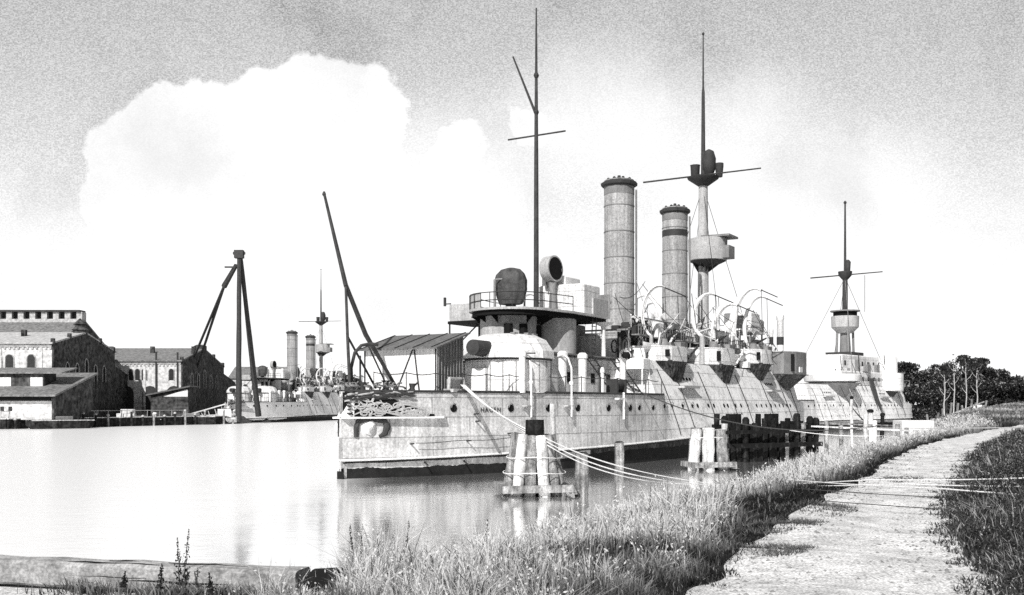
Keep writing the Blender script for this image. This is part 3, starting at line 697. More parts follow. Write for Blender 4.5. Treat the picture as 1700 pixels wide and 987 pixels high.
    for k in range(16):
        s = rr.uniform(.5, 3.0); t = rr.uniform(-.3, .8)*hb(s, DZ); r = rr.uniform(.12, .28)
        pts = [(s+r*math.cos(a), t+r*math.sin(a)*.8, DZ+.1+.12*(a/2)+.1*rr.random()) for a in [j*.7 for j in range(9)]]
        m.tube(pts, .05, 5)
    m.build('coiled_hawser', 'mid', root)
    m = S(); m.lathe(2.6, .9, [(.3, DZ), (.16, DZ+.2), (.16, DZ+.5), (.28, DZ+.6)], 10); m.lathe(1.4, .3, [(.22, DZ), (.13, DZ+.2), (.2, DZ+.5)], 10); m.lathe(3.6, 1.9, [(.22, DZ), (.13, DZ+.2), (.2, DZ+.45)], 10)
    m.build('mooring_bitts', 'dark', root)
    return root

ship = make_ship()
tag(ship, 'big grey two funnelled coastal warship moored in the middle with a shed on its bow', 'warship', 'moored coastal warships')

# far copy across the harbour
far = copy_tree(ship, None, ('bow_derrick', 'name_lettering', 'net_davit', 'davit_bracket', 'boom_bracket', 'jackstay', 'anchor_davit', 'bolt_plate', 'porthole_hood', 'foremast'))
far.location = (-59.7, 215, 0); far.rotation_euler = (0, 0, math.pi/2-R(11))
for ch in far.children:
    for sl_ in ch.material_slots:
        if sl_.material in (M['hull'], M['sunside']): sl_.link = 'OBJECT'; sl_.material = M['white']
far['label'] = 'distant two funnelled warship lying at the far quay beside the black sheerlegs'

# ------------------------------------------------------------------ third ship astern
def make_third():
    th = R(42); fr = Frame(57.9-52.4*math.sin(th), 178-52.4*math.cos(th), th)
    root = empty('coastal_warship', (fr.bx, fr.by, 0), fr.rz, 'pale warship without funnels moored astern, one heavy mast with a drum top', 'warship', 'moored coastal warships')
    for ch in ship.children:
        b = ch.name.split('.')[0]
        if b in ('hull', 'citadel', 'forecastle_deck', 'upper_deck'):
            copy_tree(ch, root, ('name_lettering', 'porthole_hood', 'boom_bracket', 'jackstay', 'bow_scrollwork', 'stem_ornament', 'ornament_panel'))
    for ch in root.children:
        for sl_ in ch.material_slots:
            if sl_.material in (M['hull'], M['shadeplate']): sl_.link = 'OBJECT'; sl_.material = M['hull']
    S = lambda: MB(True)
    def L(x, t): return fr.s_of(x, t)
    def Z(y, s, t): return fr.z_of(y, s, t)
    s0 = 52.4; t0 = 0
    m = S(); m.bbox(40, 66, -4.5, 4.8, 7.12, 9.4, .2); m.build('lower_superstructure', 'armour', root)
    m = S(); m.bbox(43, 63, -3.6, 3.6, 9.42, 12.2, .2); sp = m.build('upper_superstructure', 'armour', root)
    for k in range(8): S().box(44+k*2.3, 44.6+k*2.3, 3.59, 3.63, 10.4, 11.2).build('window', 'dark', sp)
    m = S(); m.box(s0-3, s0+2.6, -2.2, 2.2, 12.25, 12.9); m.build('mast_platform', 'dark', root)
    m = S()
    for a in range(4):
        m.cyl((s0+1.5*math.cos(R(45+90*a)), 1.5*math.sin(R(45+90*a)), 12.9), (s0+1.4*math.cos(R(45+90*a)), 1.4*math.sin(R(45+90*a)), 16.6), .22)
    m.lathe(s0, 0, [(.9, 12.9), (.8, 16.6)], 12); mm = m.build('mainmast', 'mid', root)
    m = S(); m.lathe(s0, 0, [(1.3, 16.3), (2.3, 17.3), (2.35, 19.2)], 20); m.build('fighting_top', 'grey', mm)
    m = S(); m.lathe(s0, 0, [(2.0, 19.2), (2.0, 20.0)], 20); m.build('lookout_gap', 'black', mm)
    m = S(); m.lathe(s0, 0, [(2.5, 20.0), (2.5, 20.2)], 20); m.build('top_roof', 'mid', mm)
    m = S(); m.tube([(s0, 0, 20), (s0, 0, 27), (s0, 0, 27.1), (s0, 0, 39)], [.5, .42, .24, .14], 10); m.lathe(s0, 0, [(.1, 38.6), (.3, 39), (.1, 39.3)], 8); m.build('topmast', 'spar', mm)
    m = S(); m.lathe(s0, 0, [(.5, 25.6), (1.1, 26.3), (1.2, 27)], 12); m.lathe(s0, .5, [(.4, 27), (.5, 28.6), (.2, 29)], 10); m.build('crows_nest', 'dark', mm)
    m = S(); m.cyl((s0, -6.4, 26.4), (s0, 6.6, 26.4), .13, .1, 6); m.cyl((s0+2.4, 2.5, 26.4), (s0+2.4, 2.5, 20), .05) ; m.build('yard', 'spar', mm)
    m = S()
    for t1, s1 in ((5, 58), (-5, 58), (5, 44), (-5, 44)): m.cyl((s0, 0, 26), (s1, t1, 9.4), .05, n=4)
    m.build('shroud', 'mid', mm)
    s1 = L(1476, 5.0)
    m = S(); m.lathe(s1, 5.0, [(2.2, 6.2), (2.4, 6.3), (2.4, 9.3), (2.5, 9.4)], 22); tr = m.build('after_casemate', 'armour', root)
    m = S(); m.lathe(s1-.6, 4.5, [(.3, 3.8), (2.2, 6.19)], 18); m.build('underside', 'dark', tr)
    m = S(); m.lathe(s1+.3, 4.6, [(1.7, 9.4), (1.65, 12.0), (1.3, 12.4)], 18); m.build('gun_shield', 'white', tr)
    s1 = L(1392, 5.5)
    m = S(); m.lathe(s1, 4.4, [(2.4, 7.0), (4.3, 7.6), (4.5, 8.6), (4.3, 8.7)], 24); sp = m.build('sponson', 'white', root)
    m = S(); m.lathe(s1, 4.4, [(2.0, 5.0), (4.4, 7.3)], 24); m.build('underside', 'mid', sp)
    s2 = L(1445, 5.4)
    for k in range(4):
        a = s2-.7+.4*k; zb_ = 1.2+1.6*abs(math.sin(k*2.3))
        S().tube([(a, 5.5, 8.3), (a+.1, 5.95, 6.6), (a-.1+.05*k, hb(a, 4.6)+.25, 4.6), (s2+.5+(a-s2)*.6, hb(a, zb_)+.15, zb_)], [.12, .16, .1, .04], 5).build('hanging_netting', 'dark', root)
    rr = random.Random(77)
    for k in range(40):
        s = rr.uniform(38, 70); t = rr.uniform(2.5, 4.9); z = 9.42 if 41 < s < 65 else 7.13; h = rr.uniform(.6, 2.2)
        if k % 3 == 0: S().bbox(s-.7, s+.7, t-.4, t+.4, z, z+h*.7, .08).build('deck_chest', rr.choice(('grey', 'dark', 'mid')), root)
        elif k % 3 == 1: S().cyl((s, t, z), (s+rr.uniform(-1, 1), t, z+h*1.4), .09, n=5).build('stanchion', rr.choice(('dark', 'mid')), root)
        else: S().tube(sag((s, t, z+h), (s+rr.uniform(-6, 6), 6.2, 6), .2, 6), .05, 4).build('hanging_line', 'dark', root)
    for k in range(9): S().box(44+k*2.2, 44.5+k*2.2, 4.79, 4.84, 7.9, 8.5).build('window', 'dark', root)
    m = S(); m.bbox(46, 48, 2, 4.5, 9.42, 11.4, .1); m.build('deck_locker', 'grey', root)
    m = S()
    for s in range(36, 70, 3): m.cyl((s, 4.9, 7.1), (s, 4.9, 8.3), .06, n=4)
    m.tube([(36, 4.9, 8.2), (69, 4.9, 8.2)], .05, 4); m.build('guard_rail', 'mid', root)
make_third()

# ------------------------------------------------------------------ shed on the foredeck
def make_shed():
    r = empty('wooden_shed', FR.w(5, 0, DZ+.02), FR.rz, 'white boarded shed with a dark tarred lean-to roof on the foredeck', 'shed')
    def S(): return MB(True)
    z1, z2 = 2.42, 3.2
    m = S(); m.prismx([(-2.5, 0), (2.5, 0), (2.5, z1), (-2.5, z1)], 0, .05); w = m.build('front_wall', 'board', r)
    m = S()
    for i in range(1, 22): m.box(-.006, .0, -2.5+i*.228, -2.49+i*.228, 0, z1)
    m.build('board_joint', 'grey', w)
    m = S()
    for a, b in (((-.03, .95, z1), (-.03, -.2, .05)), ((-.03, 1.0, z1), (-.03, 1.35, .05)), ((-.03, 1.3, .55), (-.03, .55, .05)), ((-.03, -2.45, z1), (-.03, -2.45, 0)), ((-.03, 2.45, z1), (-.03, 2.45, 0))): m.beam(a, b, .07, .05)  # thin dark strips over the front boards
    m.build('front_strip', 'dark', w)
    for t in (2.5, -2.5):
        s_ = 1 if t > 0 else -1
        m = S(); m.add([(.05, t, 0), (2.6, t, 0), (2.6, t, z2-.03), (.05, t, z1-.02), (.05, t-.05*s_, 0), (2.6, t-.05*s_, 0), (2.6, t-.05*s_, z2-.03), (.05, t-.05*s_, z1-.02)],
                         [(0, 1, 2, 3), (7, 6, 5, 4), (0, 4, 5, 1), (1, 5, 6, 2), (2, 6, 7, 3), (3, 7, 4, 0)])
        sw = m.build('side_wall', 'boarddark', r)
        m = S()
        for i in range(9): m.box(.15+i*.29, .19+i*.29, t+.0*s_, t+.035*s_, 0, z1-.05+i*.09)
        m.build('batten', 'mid', sw)
    m = S(); m.box(2.55, 2.6, -2.45, 2.45, 0, z2-.04); m.build('back_wall', 'board', r)
    m = S(); m.add([(-.35, -2.75, z1-.1), (-.35, 2.75, z1-.1), (2.95, 2.75, z2+.1), (2.95, -2.75, z2+.1), (-.35, -2.75, z1-.02), (-.35, 2.75, z1-.02), (2.95, 2.75, z2+.18), (2.95, -2.75, z2+.18)],
                   [(3, 2, 1, 0), (4, 5, 6, 7), (0, 1, 5, 4), (1, 2, 6, 5), (2, 3, 7, 6), (3, 0, 4, 7)])
    rf = m.build('roof', 'felt', r)
    m = S()
    for i in range(5):
        t = -2.6+i*1.25; m.beam((-.35, t, z1), (2.95, t+.02, z2+.2), .05, .05)
    m.build('roof_batten', 'dark', rf)
make_shed()

# ------------------------------------------------------------------ ship's boats on the skid beams
def make_boat():
    r = empty('ships_boat')
    def sec(x, k):
        w = .85*(1-abs(x)**2.6*.95); d = .75*(1-.25*abs(x)**3)
        sh = .18*x*x
        return [(x*k, w*math.sin(a), sh+.75-d*math.cos(a)**.8 if math.cos(a) > 0 else sh+.75) for a in [R(-90+18*i) for i in range(11)]]
    m = MB(); xs = [-1, -.85, -.6, -.3, 0, .3, .6, .85, 1]
    m.rings([sec(x, 3.4) for x in xs], cap=False, close=False); m.build('boat_hull', 'white', r)
    m = MB()
    for sd in (1, -1): m.tube([(x*3.4, sd*.86*(1-abs(x)**2.6*.95), .78+.18*x*x) for x in xs], .05, 5)
    m.build('gunwale', 'mid', r)
    m = MB()
    for x in (-1.7, -.6, .6, 1.7): m.box(x-.14, x+.14, -.7, .7, .55, .6)
    m.build('thwart', 'grey', r)
    return r
b0 = make_boat()
for i, (s, t, z, l) in enumerate(((33.5, 3.2, 9.42, 'white open boat on the skid beams beside the fore funnel'), (46.5, 3.3, 9.42, 'white open boat on the skid beams below the banded after funnel'), (47.5, -3.0, 9.42, 'white open boat on the skid beams behind the after funnel'))):
    o = b0 if i == 0 else copy_tree(b0)
    o.location = FR.w(s, t, z); o.rotation_euler = (0, 0, FR.rz); tag(o, l, 'boat', "ship's boats on the skid beams")

# ------------------------------------------------------------------ terrain
LAND = [(3000, -300), (-3000, -300), (-3000, 22), (-60, 20), (-20, 15.6), (-7, 14.0), (-2.6, 12.8), (-1.7, 13.0), (-1.1, 13.8), (-.4, 14.0), (.1, 14.8), (.6, 17.2), (1.2, 19), (1.9, 20), (3.2, 21.4), (4.8, 23.5), (7.0, 29), (9.3, 35), (13, 41), (21, 57), (27, 68), (39, 97), (50, 118), (70, 150), (90, 188), (110, 230), (95, 330), (20, 400), (-30, 360), (-40, 300), (-56.5, 209), (-80.0, 162.5), (-300, 150), (-3000, 150), (-3000, 4000), (3000, 4000)]
LA = np.array(LAND, float)
def sdist(P):
    """signed distance to the shoreline, positive on land"""
    P = np.atleast_2d(np.asarray(P, float)); n = len(LA)
    d = np.full(len(P), 1e9); ins = np.zeros(len(P), bool)
    for i in range(n):
        a = LA[i]; b = LA[(i+1) % n]; ab = b-a
        t = np.clip(((P-a)@ab)/(ab@ab), 0, 1); q = a+t[:, None]*ab
        d = np.minimum(d, np.hypot(*(P-q).T))
        c = (a[1] > P[:, 1]) != (b[1] > P[:, 1])
        with np.errstate(divide='ignore', invalid='ignore'):
            xi = (b[0]-a[0])*(P[:, 1]-a[1])/(b[1]-a[1] if b[1] != a[1] else 1e-9)+a[0]
        ins ^= c & (P[:, 0] < xi)
    return np.where(ins, d, -d)
def nss(x): x = np.clip(x, 0, 1); return x*x*(3-2*x)
def height(P, rough=True):
    P = np.atleast_2d(np.asarray(P, float)); d = sdist(P); X, Y = P[:, 0], P[:, 1]
    quay = (Y > 140) & (X < 30)
    top = 1.5+.6*nss(d/3.0)+1.8*nss((Y-60)/110)
    top = np.where((X < -1.5) & (Y < 30), 1.42+.1*nss((X+5)/5), top)
    if rough: top = top+.05*np.sin(X*1.9+.7*Y)*np.cos(Y*1.3-.5*X)*nss((d-1)/2)
    top = np.where(quay, 1.45, top)
    low = np.where(quay, 1.45+d*6, np.where(Y > 90, top+d*.8, 1.5+d*1.5))
    return np.where(d > 0, top, np.maximum(low, -1.5))
def axis(dense, step, coarse):
    a = list(np.arange(dense[0], dense[1], step)); return np.array(sorted(set([round(v, 3) for v in a]+coarse)))
xs = axis((-14, 32), .4, [-3000, -1200, -500, -300, -200, -150, -120, -100, -90]+list(range(-84, -14, 3))+list(range(34, 60, 2))+list(range(62, 130, 4))+[150, 200, 300, 500, 1000, 3000])
ys = axis((2, 62), .4, [-300, -100, -30, -10, -4]+list(range(64, 240, 3))+[260, 300, 340, 380, 420, 500, 700, 1200, 2500, 4000])
gx, gy = np.meshgrid(xs, ys); PP = np.stack([gx.ravel(), gy.ravel()], 1); hz = height(PP)
nx, ny = len(xs), len(ys)
V = np.column_stack([PP, hz]); fs = []
for j in range(ny-1):
    for i in range(nx-1):
        a = j*nx+i
        if max(hz[a], hz[a+1], hz[a+nx], hz[a+nx+1]) > -1.4: fs.append((a, a+1, a+nx+1, a+nx))
me = bpy.data.meshes.new('ground'); me.from_pydata(V.tolist(), [], fs); me.materials.append(M['soil'])
me.polygons.foreach_set('use_smooth', [True]*len(me.polygons))
g = bpy.data.objects.new('ground', me); COL.objects.link(g); g['kind'] = 'structure'

# path ribbon draped on the ground
PC = [(-3.5, -8, 1.5), (.2, 0, 1.4), (1.8, 5, 1.25), (3.05, 9.2, 1.2), (4.28, 12.7, 1.08), (6.68, 18.3, .92), (9.7, 24.5, .95), (13.5, 32.8, 1.05), (18.6, 43, 1.1), (25, 54.5, 1.05), (33, 68, 1.2), (50, 92, 1.6)]
def path_at(y):
    for (x0, y0, w0), (x1, y1, w1) in zip(PC, PC[1:]):
        if y0 <= y <= y1:
            t = (y-y0)/(y1-y0); return x0+(x1-x0)*t, w0+(w1-w0)*t
    return None
yy = np.concatenate([np.arange(-8, 40, .2), np.arange(40, 92, .6)])
vs = []; K = 14
for y in yy:
    c, w = path_at(y); w *= 1.12
    el = w*(1.06+.05*math.sin(y*1.7)+.04*math.sin(y*4.1+1)); er = w*(1.06+.05*math.sin(y*1.3+2)+.04*math.sin(y*3.7))
    for k in range(K+1): vs.append((c-el+(el+er)*k/K, y))
hh = height(vs)+.035
n = len(yy)
me = bpy.data.meshes.new('path'); me.from_pydata([(x, y, z) for (x, y), z in zip(vs, hh)], [], [(j*(K+1)+i, j*(K+1)+i+1, (j+1)*(K+1)+i+1, (j+1)*(K+1)+i) for j in range(n-1) for i in range(K)])
me.materials.append(M['path']); me.polygons.foreach_set('use_smooth', [True]*len(me.polygons))
o = bpy.data.objects.new('path', me); COL.objects.link(o); o['kind'] = 'structure'
def on_path(P, pad=0.):
    py = np.interp(P[:, 1], [p[1] for p in PC], [p[0] for p in PC]); pw = np.interp(P[:, 1], [p[1] for p in PC], [p[2] for p in PC])
    return np.abs(P[:, 0]-py)-pw-pad    # negative on the path
# pale sandy strip in front of the beam
m = MB(); vs = [(-14, 8), (-2.9, 8), (-3.3, 12.4), (-7.2, 13.45), (-14, 14.8)]
m.add([(x, y, float(height([(x, y)], False)[0])+.02) for x, y in vs], [(0, 1, 2, 3, 4)]); o = m.build('sandy_ground', 'path', smooth=0); o['kind'] = 'structure'

n0 = 1500; ys_ = np.exp(rng.uniform(np.log(7), np.log(40), n0)); pcx = np.interp(ys_, [p[1] for p in PC], [p[0] for p in PC]); pcw = np.interp(ys_, [p[1] for p in PC], [p[2] for p in PC])
xs2 = pcx+pcw*1.05*np.sign(rng.normal(size=n0))*rng.uniform(0, 1, n0)**.5; PS = np.column_stack([xs2, ys_]); zs2 = height(PS)+.035
m = MB()
for (x_, y_), z_ in zip(PS, zs2):
    r_ = .008+.016*random.random()**3+.0004*y_; a_ = random.random()*6
    m.add([(x_+r_*math.cos(a_+k*1.57)*(1.4 if k % 2 else 1), y_+r_*math.sin(a_+k*1.57), z_) for k in range(4)]+[(x_, y_, z_+r_*.8)], [(0, 1, 4), (1, 2, 4), (2, 3, 4), (3, 0, 4)])
o = m.build('gravel', 'mid', smooth=0); tag(o, 'loose stones and clods scattered over the path', 'gravel', kind='stuff')

# water
wm = bpy.data.materials.new('harbour_water'); wm.use_nodes = True
nt = wm.node_tree; L = nt.links; nt.nodes.remove(nt.nodes['Principled BSDF'])
outn = nt.nodes['Material Output']
gl = nd(nt, 'ShaderNodeBsdfGlossy'); gl.inputs['Color'].default_value = (.97, .97, .97, 1); gl.inputs['Roughness'].default_value = .12
df = nd(nt, 'ShaderNodeBsdfDiffuse'); df.inputs['Color'].default_value = (.9, .9, .9, 1)
mx = nd(nt, 'ShaderNodeMixShader'); mx.inputs[0].default_value = .84
L.new(df.outputs[0], mx.inputs[1]); L.new(gl.outputs[0], mx.inputs[2]); L.new(mx.outputs[0], outn.inputs[0])
tc = nd(nt, 'ShaderNodeTexCoord'); mp = nd(nt, 'ShaderNodeMapping'); mp.inputs['Scale'].default_value = (1, 1.6, 1)
L.new(tc.outputs['Object'], mp.inputs[0])
n1 = nd(nt, 'ShaderNodeTexNoise'); n1.inputs['Scale'].default_value = 1.5; n1.inputs['Detail'].default_value = 4; L.new(mp.outputs[0], n1.inputs['Vector'])
n2 = nd(nt, 'ShaderNodeTexNoise'); n2.inputs['Scale'].default_value = .35; n2.inputs['Detail'].default_value = 2; L.new(mp.outputs[0], n2.inputs['Vector'])
ad = nd(nt, 'ShaderNodeMath', operation='ADD'); L.new(n1.outputs['Fac'], ad.inputs[0]); L.new(n2.outputs['Fac'], ad.inputs[1])
bp = nd(nt, 'ShaderNodeBump'); bp.inputs['Strength'].default_value = .3; bp.inputs['Distance'].default_value = .06
sx0 = nd(nt, 'ShaderNodeSeparateXYZ'); L.new(tc.outputs['Object'], sx0.inputs[0])
n4 = nd(nt, 'ShaderNodeTexNoise'); n4.inputs['Scale'].default_value = .25; n4.inputs['Detail'].default_value = 3; L.new(tc.outputs['Object'], n4.inputs['Vector'])
xw = nd(nt, 'ShaderNodeMath', operation='MULTIPLY_ADD'); L.new(n4.outputs['Fac'], xw.inputs[0]); xw.inputs[1].default_value = 3; L.new(sx0.outputs[0], xw.inputs[2])
def mr_(a, b, lo, hi):
    r = nd(nt, 'ShaderNodeMapRange'); r.interpolation_type = 'SMOOTHSTEP'; r.inputs['From Min'].default_value = a; r.inputs['From Max'].default_value = b; r.inputs['To Min'].default_value = lo; r.inputs['To Max'].default_value = hi; L.new(xw.outputs[0], r.inputs['Value']); return r.outputs[0]
L.new(mr_(-9, -4, .46, .96), mx.inputs[0]); L.new(mr_(-9, -4, .22, .10), gl.inputs['Roughness']); L.new(mr_(-9, -4, .25, .10), bp.inputs['Strength'])
L.new(ad.outputs[0], bp.inputs['Height']); L.new(bp.outputs[0], gl.inputs['Normal']); L.new(bp.outputs[0], df.inputs['Normal'])
m = MB(); m.add([(-3000, -200, 0), (3000, -200, 0), (3000, 4000, 0), (-3000, 4000, 0)], [(0, 1, 2, 3)])
o = m.build('water', wm, smooth=0); o['kind'] = 'structure'

# ------------------------------------------------------------------ grass and weeds
def blades(name, P, ht, wd, lean, b_root, b_tip, label, cat='grass', kinds=None, curl=1.):
    n = len(P); az = rng.uniform(0, 2*np.pi, n); la = rng.uniform(0, 2*np.pi, n)
    z = height(P, True)-.03
    base = np.column_stack([P, z]); wv = np.column_stack([np.cos(az), np.sin(az), np.zeros(n)])*(wd/2)[:, None]
    ld = np.column_stack([np.cos(la), np.sin(la), np.zeros(n)])*(lean*ht)[:, None]
    up = np.zeros((n, 3)); up[:, 2] = ht
    mid = base+up*.55+ld*.3; tip = base+up*(1-.35*lean[:, None]*curl)+ld
    v = np.stack([base-wv, base+wv, mid-wv*.8, mid+wv*.8, tip], 1).reshape(-1, 3)
    me = bpy.data.meshes.new(name); me.vertices.add(5*n); me.vertices.foreach_set('co', v.ravel())
    me.loops.add(7*n); me.polygons.add(2*n)
    o5 = (np.arange(n)*5)[:, None]
    me.loops.foreach_set('vertex_index', (o5+np.array([0, 1, 3, 2, 2, 3, 4])).ravel().astype(np.int32))
    ls = np.stack([np.arange(n)*7, np.arange(n)*7+4], 1).ravel()
    me.polygons.foreach_set('loop_start', ls.astype(np.int32))
    me.update(calc_edges=True); me.validate()
    c = np.ones((n, 5, 4)); c[:, 0:2, :3] = b_root[:, None, None]; c[:, 2:4, :3] = ((b_root+4*b_tip)/5)[:, None, None]; c[:, 4, :3] = b_tip[:, None]  # blade roots coloured darker for the shade low in the grass
    at_ = me.color_attributes.new('shade', 'FLOAT_COLOR', 'POINT'); at_.data.foreach_set('color', c.ravel())
    me.materials.append(M['blade'])
    o = bpy.data.objects.new(name, me); COL.objects.link(o); o['kind'] = 'stuff'; tag(o, label, cat); return o

def vnoise(P, sc, seed=0):
    P = P*sc+seed*17.3
    return (np.sin(P[:, 0]*1.3+np.sin(P[:, 1]*.9+seed))+np.sin(P[:, 1]*1.7+1.3*np.sin(P[:, 0]*.7+2*seed))+np.sin((P[:, 0]+P[:, 1])*2.9+seed))/3
def scatter(n, x0, x1, y0, y1, py=1.0):
    Y = y0*(y1/y0)**(rng.uniform(0, 1, n)**py); X = rng.uniform(0, 1, n)
    return X, Y
# leafy weeds: broad little leaves through the volume
def leaves(name, P, ztop, size, br, label, cat='undergrowth', z0=None, parent=None, mat_='blade', kind='stuff', face=None):
    n = len(P); z = (height(P) if z0 is None else z0)+ztop
    c = np.column_stack([P, z]); a = rng.normal(size=(n, 3)); a /= np.linalg.norm(a, axis=1)[:, None]
    if face is not None:
        f_ = np.array(face)/np.linalg.norm(face); a -= .8*(a@f_)[:, None]*f_; a[:, 2] += .6; a /= np.linalg.norm(a, axis=1)[:, None]
    b = rng.normal(size=(n, 3))
    if face is not None: b -= .8*(b@f_)[:, None]*f_
    b -= (b*a).sum(1)[:, None]*a; b /= np.linalg.norm(b, axis=1)[:, None]
    s = size[:, None]
    v = np.stack([c-a*s, c+b*s*.45, c+a*s, c-b*s*.45], 1).reshape(-1, 3)
    me = bpy.data.meshes.new(name); me.vertices.add(4*n); me.vertices.foreach_set('co', v.ravel())
    me.loops.add(4*n); me.polygons.add(n); me.loops.foreach_set('vertex_index', np.arange(4*n, dtype=np.int32)); me.polygons.foreach_set('loop_start', (np.arange(n)*4).astype(np.int32))
    me.update(calc_edges=True)
    cc = np.ones((n, 4, 4)); cc[:, :, :3] = br[:, None, None]
    at_ = me.color_attributes.new('shade', 'FLOAT_COLOR', 'POINT'); at_.data.foreach_set('color', cc.ravel())
    me.materials.append(M[mat_]); o = bpy.data.objects.new(name, me); COL.objects.link(o)
    if kind: o['kind'] = kind
    if label: tag(o, label, cat)
    if parent: o.parent = parent
    return o
# bank vegetation between water and path: sampled along the view depth so density follows distance
def bank_points(n, y0, y1):
    y = np.exp(rng.uniform(np.log(y0), np.log(y1), n))
    pc = np.interp(y, [p[1] for p in PC], [p[0]-p[2] for p in PC])
    left = np.interp(y, [5, 12.8, 13.8, 14.8, 17.2, 20, 21.4, 23.5, 29, 35, 41, 57, 68, 97], [-2.6, -2.3, -1.5, -.2, .3, 1.5, 2.8, 4.3, 6.5, 8.8, 12.3, 20.2, 26.2, 38.3])-.5
    x = left+(pc+.3-left)*rng.uniform(0, 1, n)
    return np.column_stack([x, y]), (x-left)/(pc+.3-left)
P, fr_ = bank_points(190000, 6.5, 95)
d = sdist(P); op = on_path(P)
noi = vnoise(P, .9, 1); noi2 = vnoise(P, 2.6, 2)
# clumpiness
gap = vnoise(P, 4.3, 13)
keep = (d > -.7) & (op > -.05+.30*vnoise(P, 1.9, 21)+.22*vnoise(P, 6.1, 14)-.55*rng.uniform(0, 1, len(P))**3) & (rng.uniform(0, 1, len(P)) < np.where(op < .9, .85, .06+.95*np.clip(noi2*1.0+.8*gap+.5, 0, 1)))
P, d, op, noi, noi2 = P[keep], d[keep], op[keep], noi[keep], noi2[keep]
n = len(P); dist = P[:, 1]
wmid = vnoise(P, 1.7, 11)
near = P[:, 1] < 12.8
wlim = np.interp(P[:, 1], [8, 13, 20, 30, 60], [2.2, 2.0, 1.5, 2.2, 4.0])
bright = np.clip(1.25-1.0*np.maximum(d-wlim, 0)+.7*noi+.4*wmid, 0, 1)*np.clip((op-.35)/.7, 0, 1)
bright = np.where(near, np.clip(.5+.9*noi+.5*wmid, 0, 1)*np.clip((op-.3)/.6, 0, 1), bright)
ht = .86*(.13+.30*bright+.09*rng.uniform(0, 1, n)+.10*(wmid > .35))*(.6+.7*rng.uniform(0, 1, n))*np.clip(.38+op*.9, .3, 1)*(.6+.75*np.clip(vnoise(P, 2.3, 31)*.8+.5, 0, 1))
wd = .005+.00095*dist*(.5+.9*rng.uniform(0, 1, n)); lean = rng.uniform(.05, .8, n)
rnd = rng.uniform(0, 1, n)
tipb = .03+.95*bright*np.clip(rnd*2.2, 0, 1)+.45*(rnd > .88)*rng.uniform(0, 1, n)
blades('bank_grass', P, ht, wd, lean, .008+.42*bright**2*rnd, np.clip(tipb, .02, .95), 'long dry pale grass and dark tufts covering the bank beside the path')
sel = (bright > .45) & (rng.uniform(0, 1, len(P)) < .30)
PS = P[sel]; n = len(PS); zs_ = height(PS)+ht[sel]*rng.uniform(.55, 1.0, n)
leaves('seed_heads', PS+rng.normal(0, .05, (n, 2)), np.zeros(n), (.008+.0009*PS[:, 1])*rng.uniform(.5, 1.4, n), rng.uniform(.55, .95, n), 'bright dry seed heads and straw among the bank grass', 'grass', z0=zs_, face=(-.3, -.8, .55))
for cx_, cy_, rx_, ry_, nn_, nm, lb in ((3.45, 14.2, .85, .8, 9000, 'grass_tongue', 'short dark grass creeping onto the path below the ropes'), (4.75, 16.6, .8, 1.1, 8000, 'grass_tongue', 'short dark grass under the ropes where they reach the path'), (8.6, 22.6, .45, .55, 1500, 'grass_tuft', 'small dark tuft growing in the middle of the path'), (2.9, 11.7, .55, .5, 4500, 'grass_tongue', 'thin spur of dark grass nearest the camera at the path edge')):
    a = rng.uniform(0, 6.283, nn_); q = rng.uniform(0, 1, nn_)**.6
    P = np.column_stack([cx_+rx_*q*np.cos(a)*(1+.25*np.sin(a*5)), cy_+ry_*q*np.sin(a)*(1+.3*np.sin(a*3))]); P = P[rng.uniform(0, 1, len(P)) < .45+.7*vnoise(P, 4.7, 9)+.3*vnoise(P, 11, 5)]; n = len(P); rnd = rng.uniform(0, 1, n)
    blades(nm, P, .05+.10*rnd, .005+.0009*P[:, 1], rng.uniform(.2, .9, n), np.full(n, .01), .02+.3*rnd**4, lb)
# dark rough weeds on the other side of the path
n0 = 130000
y = np.exp(rng.uniform(np.log(6.0), np.log(95), n0)); pc = np.interp(y, [p[1] for p in PC], [p[0]+p[2] for p in PC])
x = pc-.25+rng.uniform(0, 1, n0)**1.3*(y*.62-pc+2.5).clip(2, 40)
P = np.column_stack([x, y]); op = on_path(P); noi = vnoise(P, 1.1, 3); noi2 = vnoise(P, 3.1, 4)
keep = (op > -.05+.28*noi2) & (rng.uniform(0, 1, n0) < .5+.5*np.clip(noi+.4, 0, 1)); P, op, noi, noi2 = P[keep], op[keep], noi[keep], noi2[keep]
n = len(P); rnd = rng.uniform(0, 1, n)
farf = np.clip((P[:, 1]-40)/30, 0, 1)
hill = np.clip(op/1.2, 0, 1)
ht = (.12+.62*hill*(.55+.45*noi)*(1-.6*farf))*(.7+.6*rng.uniform(0, 1, n))
wd = (.006+.0011*P[:, 1])*(.6+.9*rng.uniform(0, 1, n)); lean = rng.uniform(.1, .9, n)
tipb = .04+.20*rnd**2+.75*(rnd > .78)*np.clip(.6+noi, 0, 1)+.40*farf*rnd
blades('rough_weeds', P, ht, wd, lean, np.full(n, .012), np.clip(tipb, .02, .6), 'dark rough weeds and brambles crowding the landward side of the path', 'undergrowth')
n0 = 150000
y = np.exp(rng.uniform(np.log(6.0), np.log(60), n0)); pc = np.interp(y, [p[1] for p in PC], [p[0]+p[2] for p in PC])
x = pc+.1+rng.uniform(0, 1, n0)*(y*.6-pc+2.5).clip(2, 30)
P = np.column_stack([x, y]); op = on_path(P); noi = vnoise(P, 1.0, 6)
top = np.clip(op/1.3, 0, 1)*(.5+.45*noi)*(1-.5*np.clip((y-30)/30, 0, 1)); keep = (op > .1) & (top > .08); P, top = P[keep], top[keep]; n = len(P)
u = rng.uniform(0, 1, n)
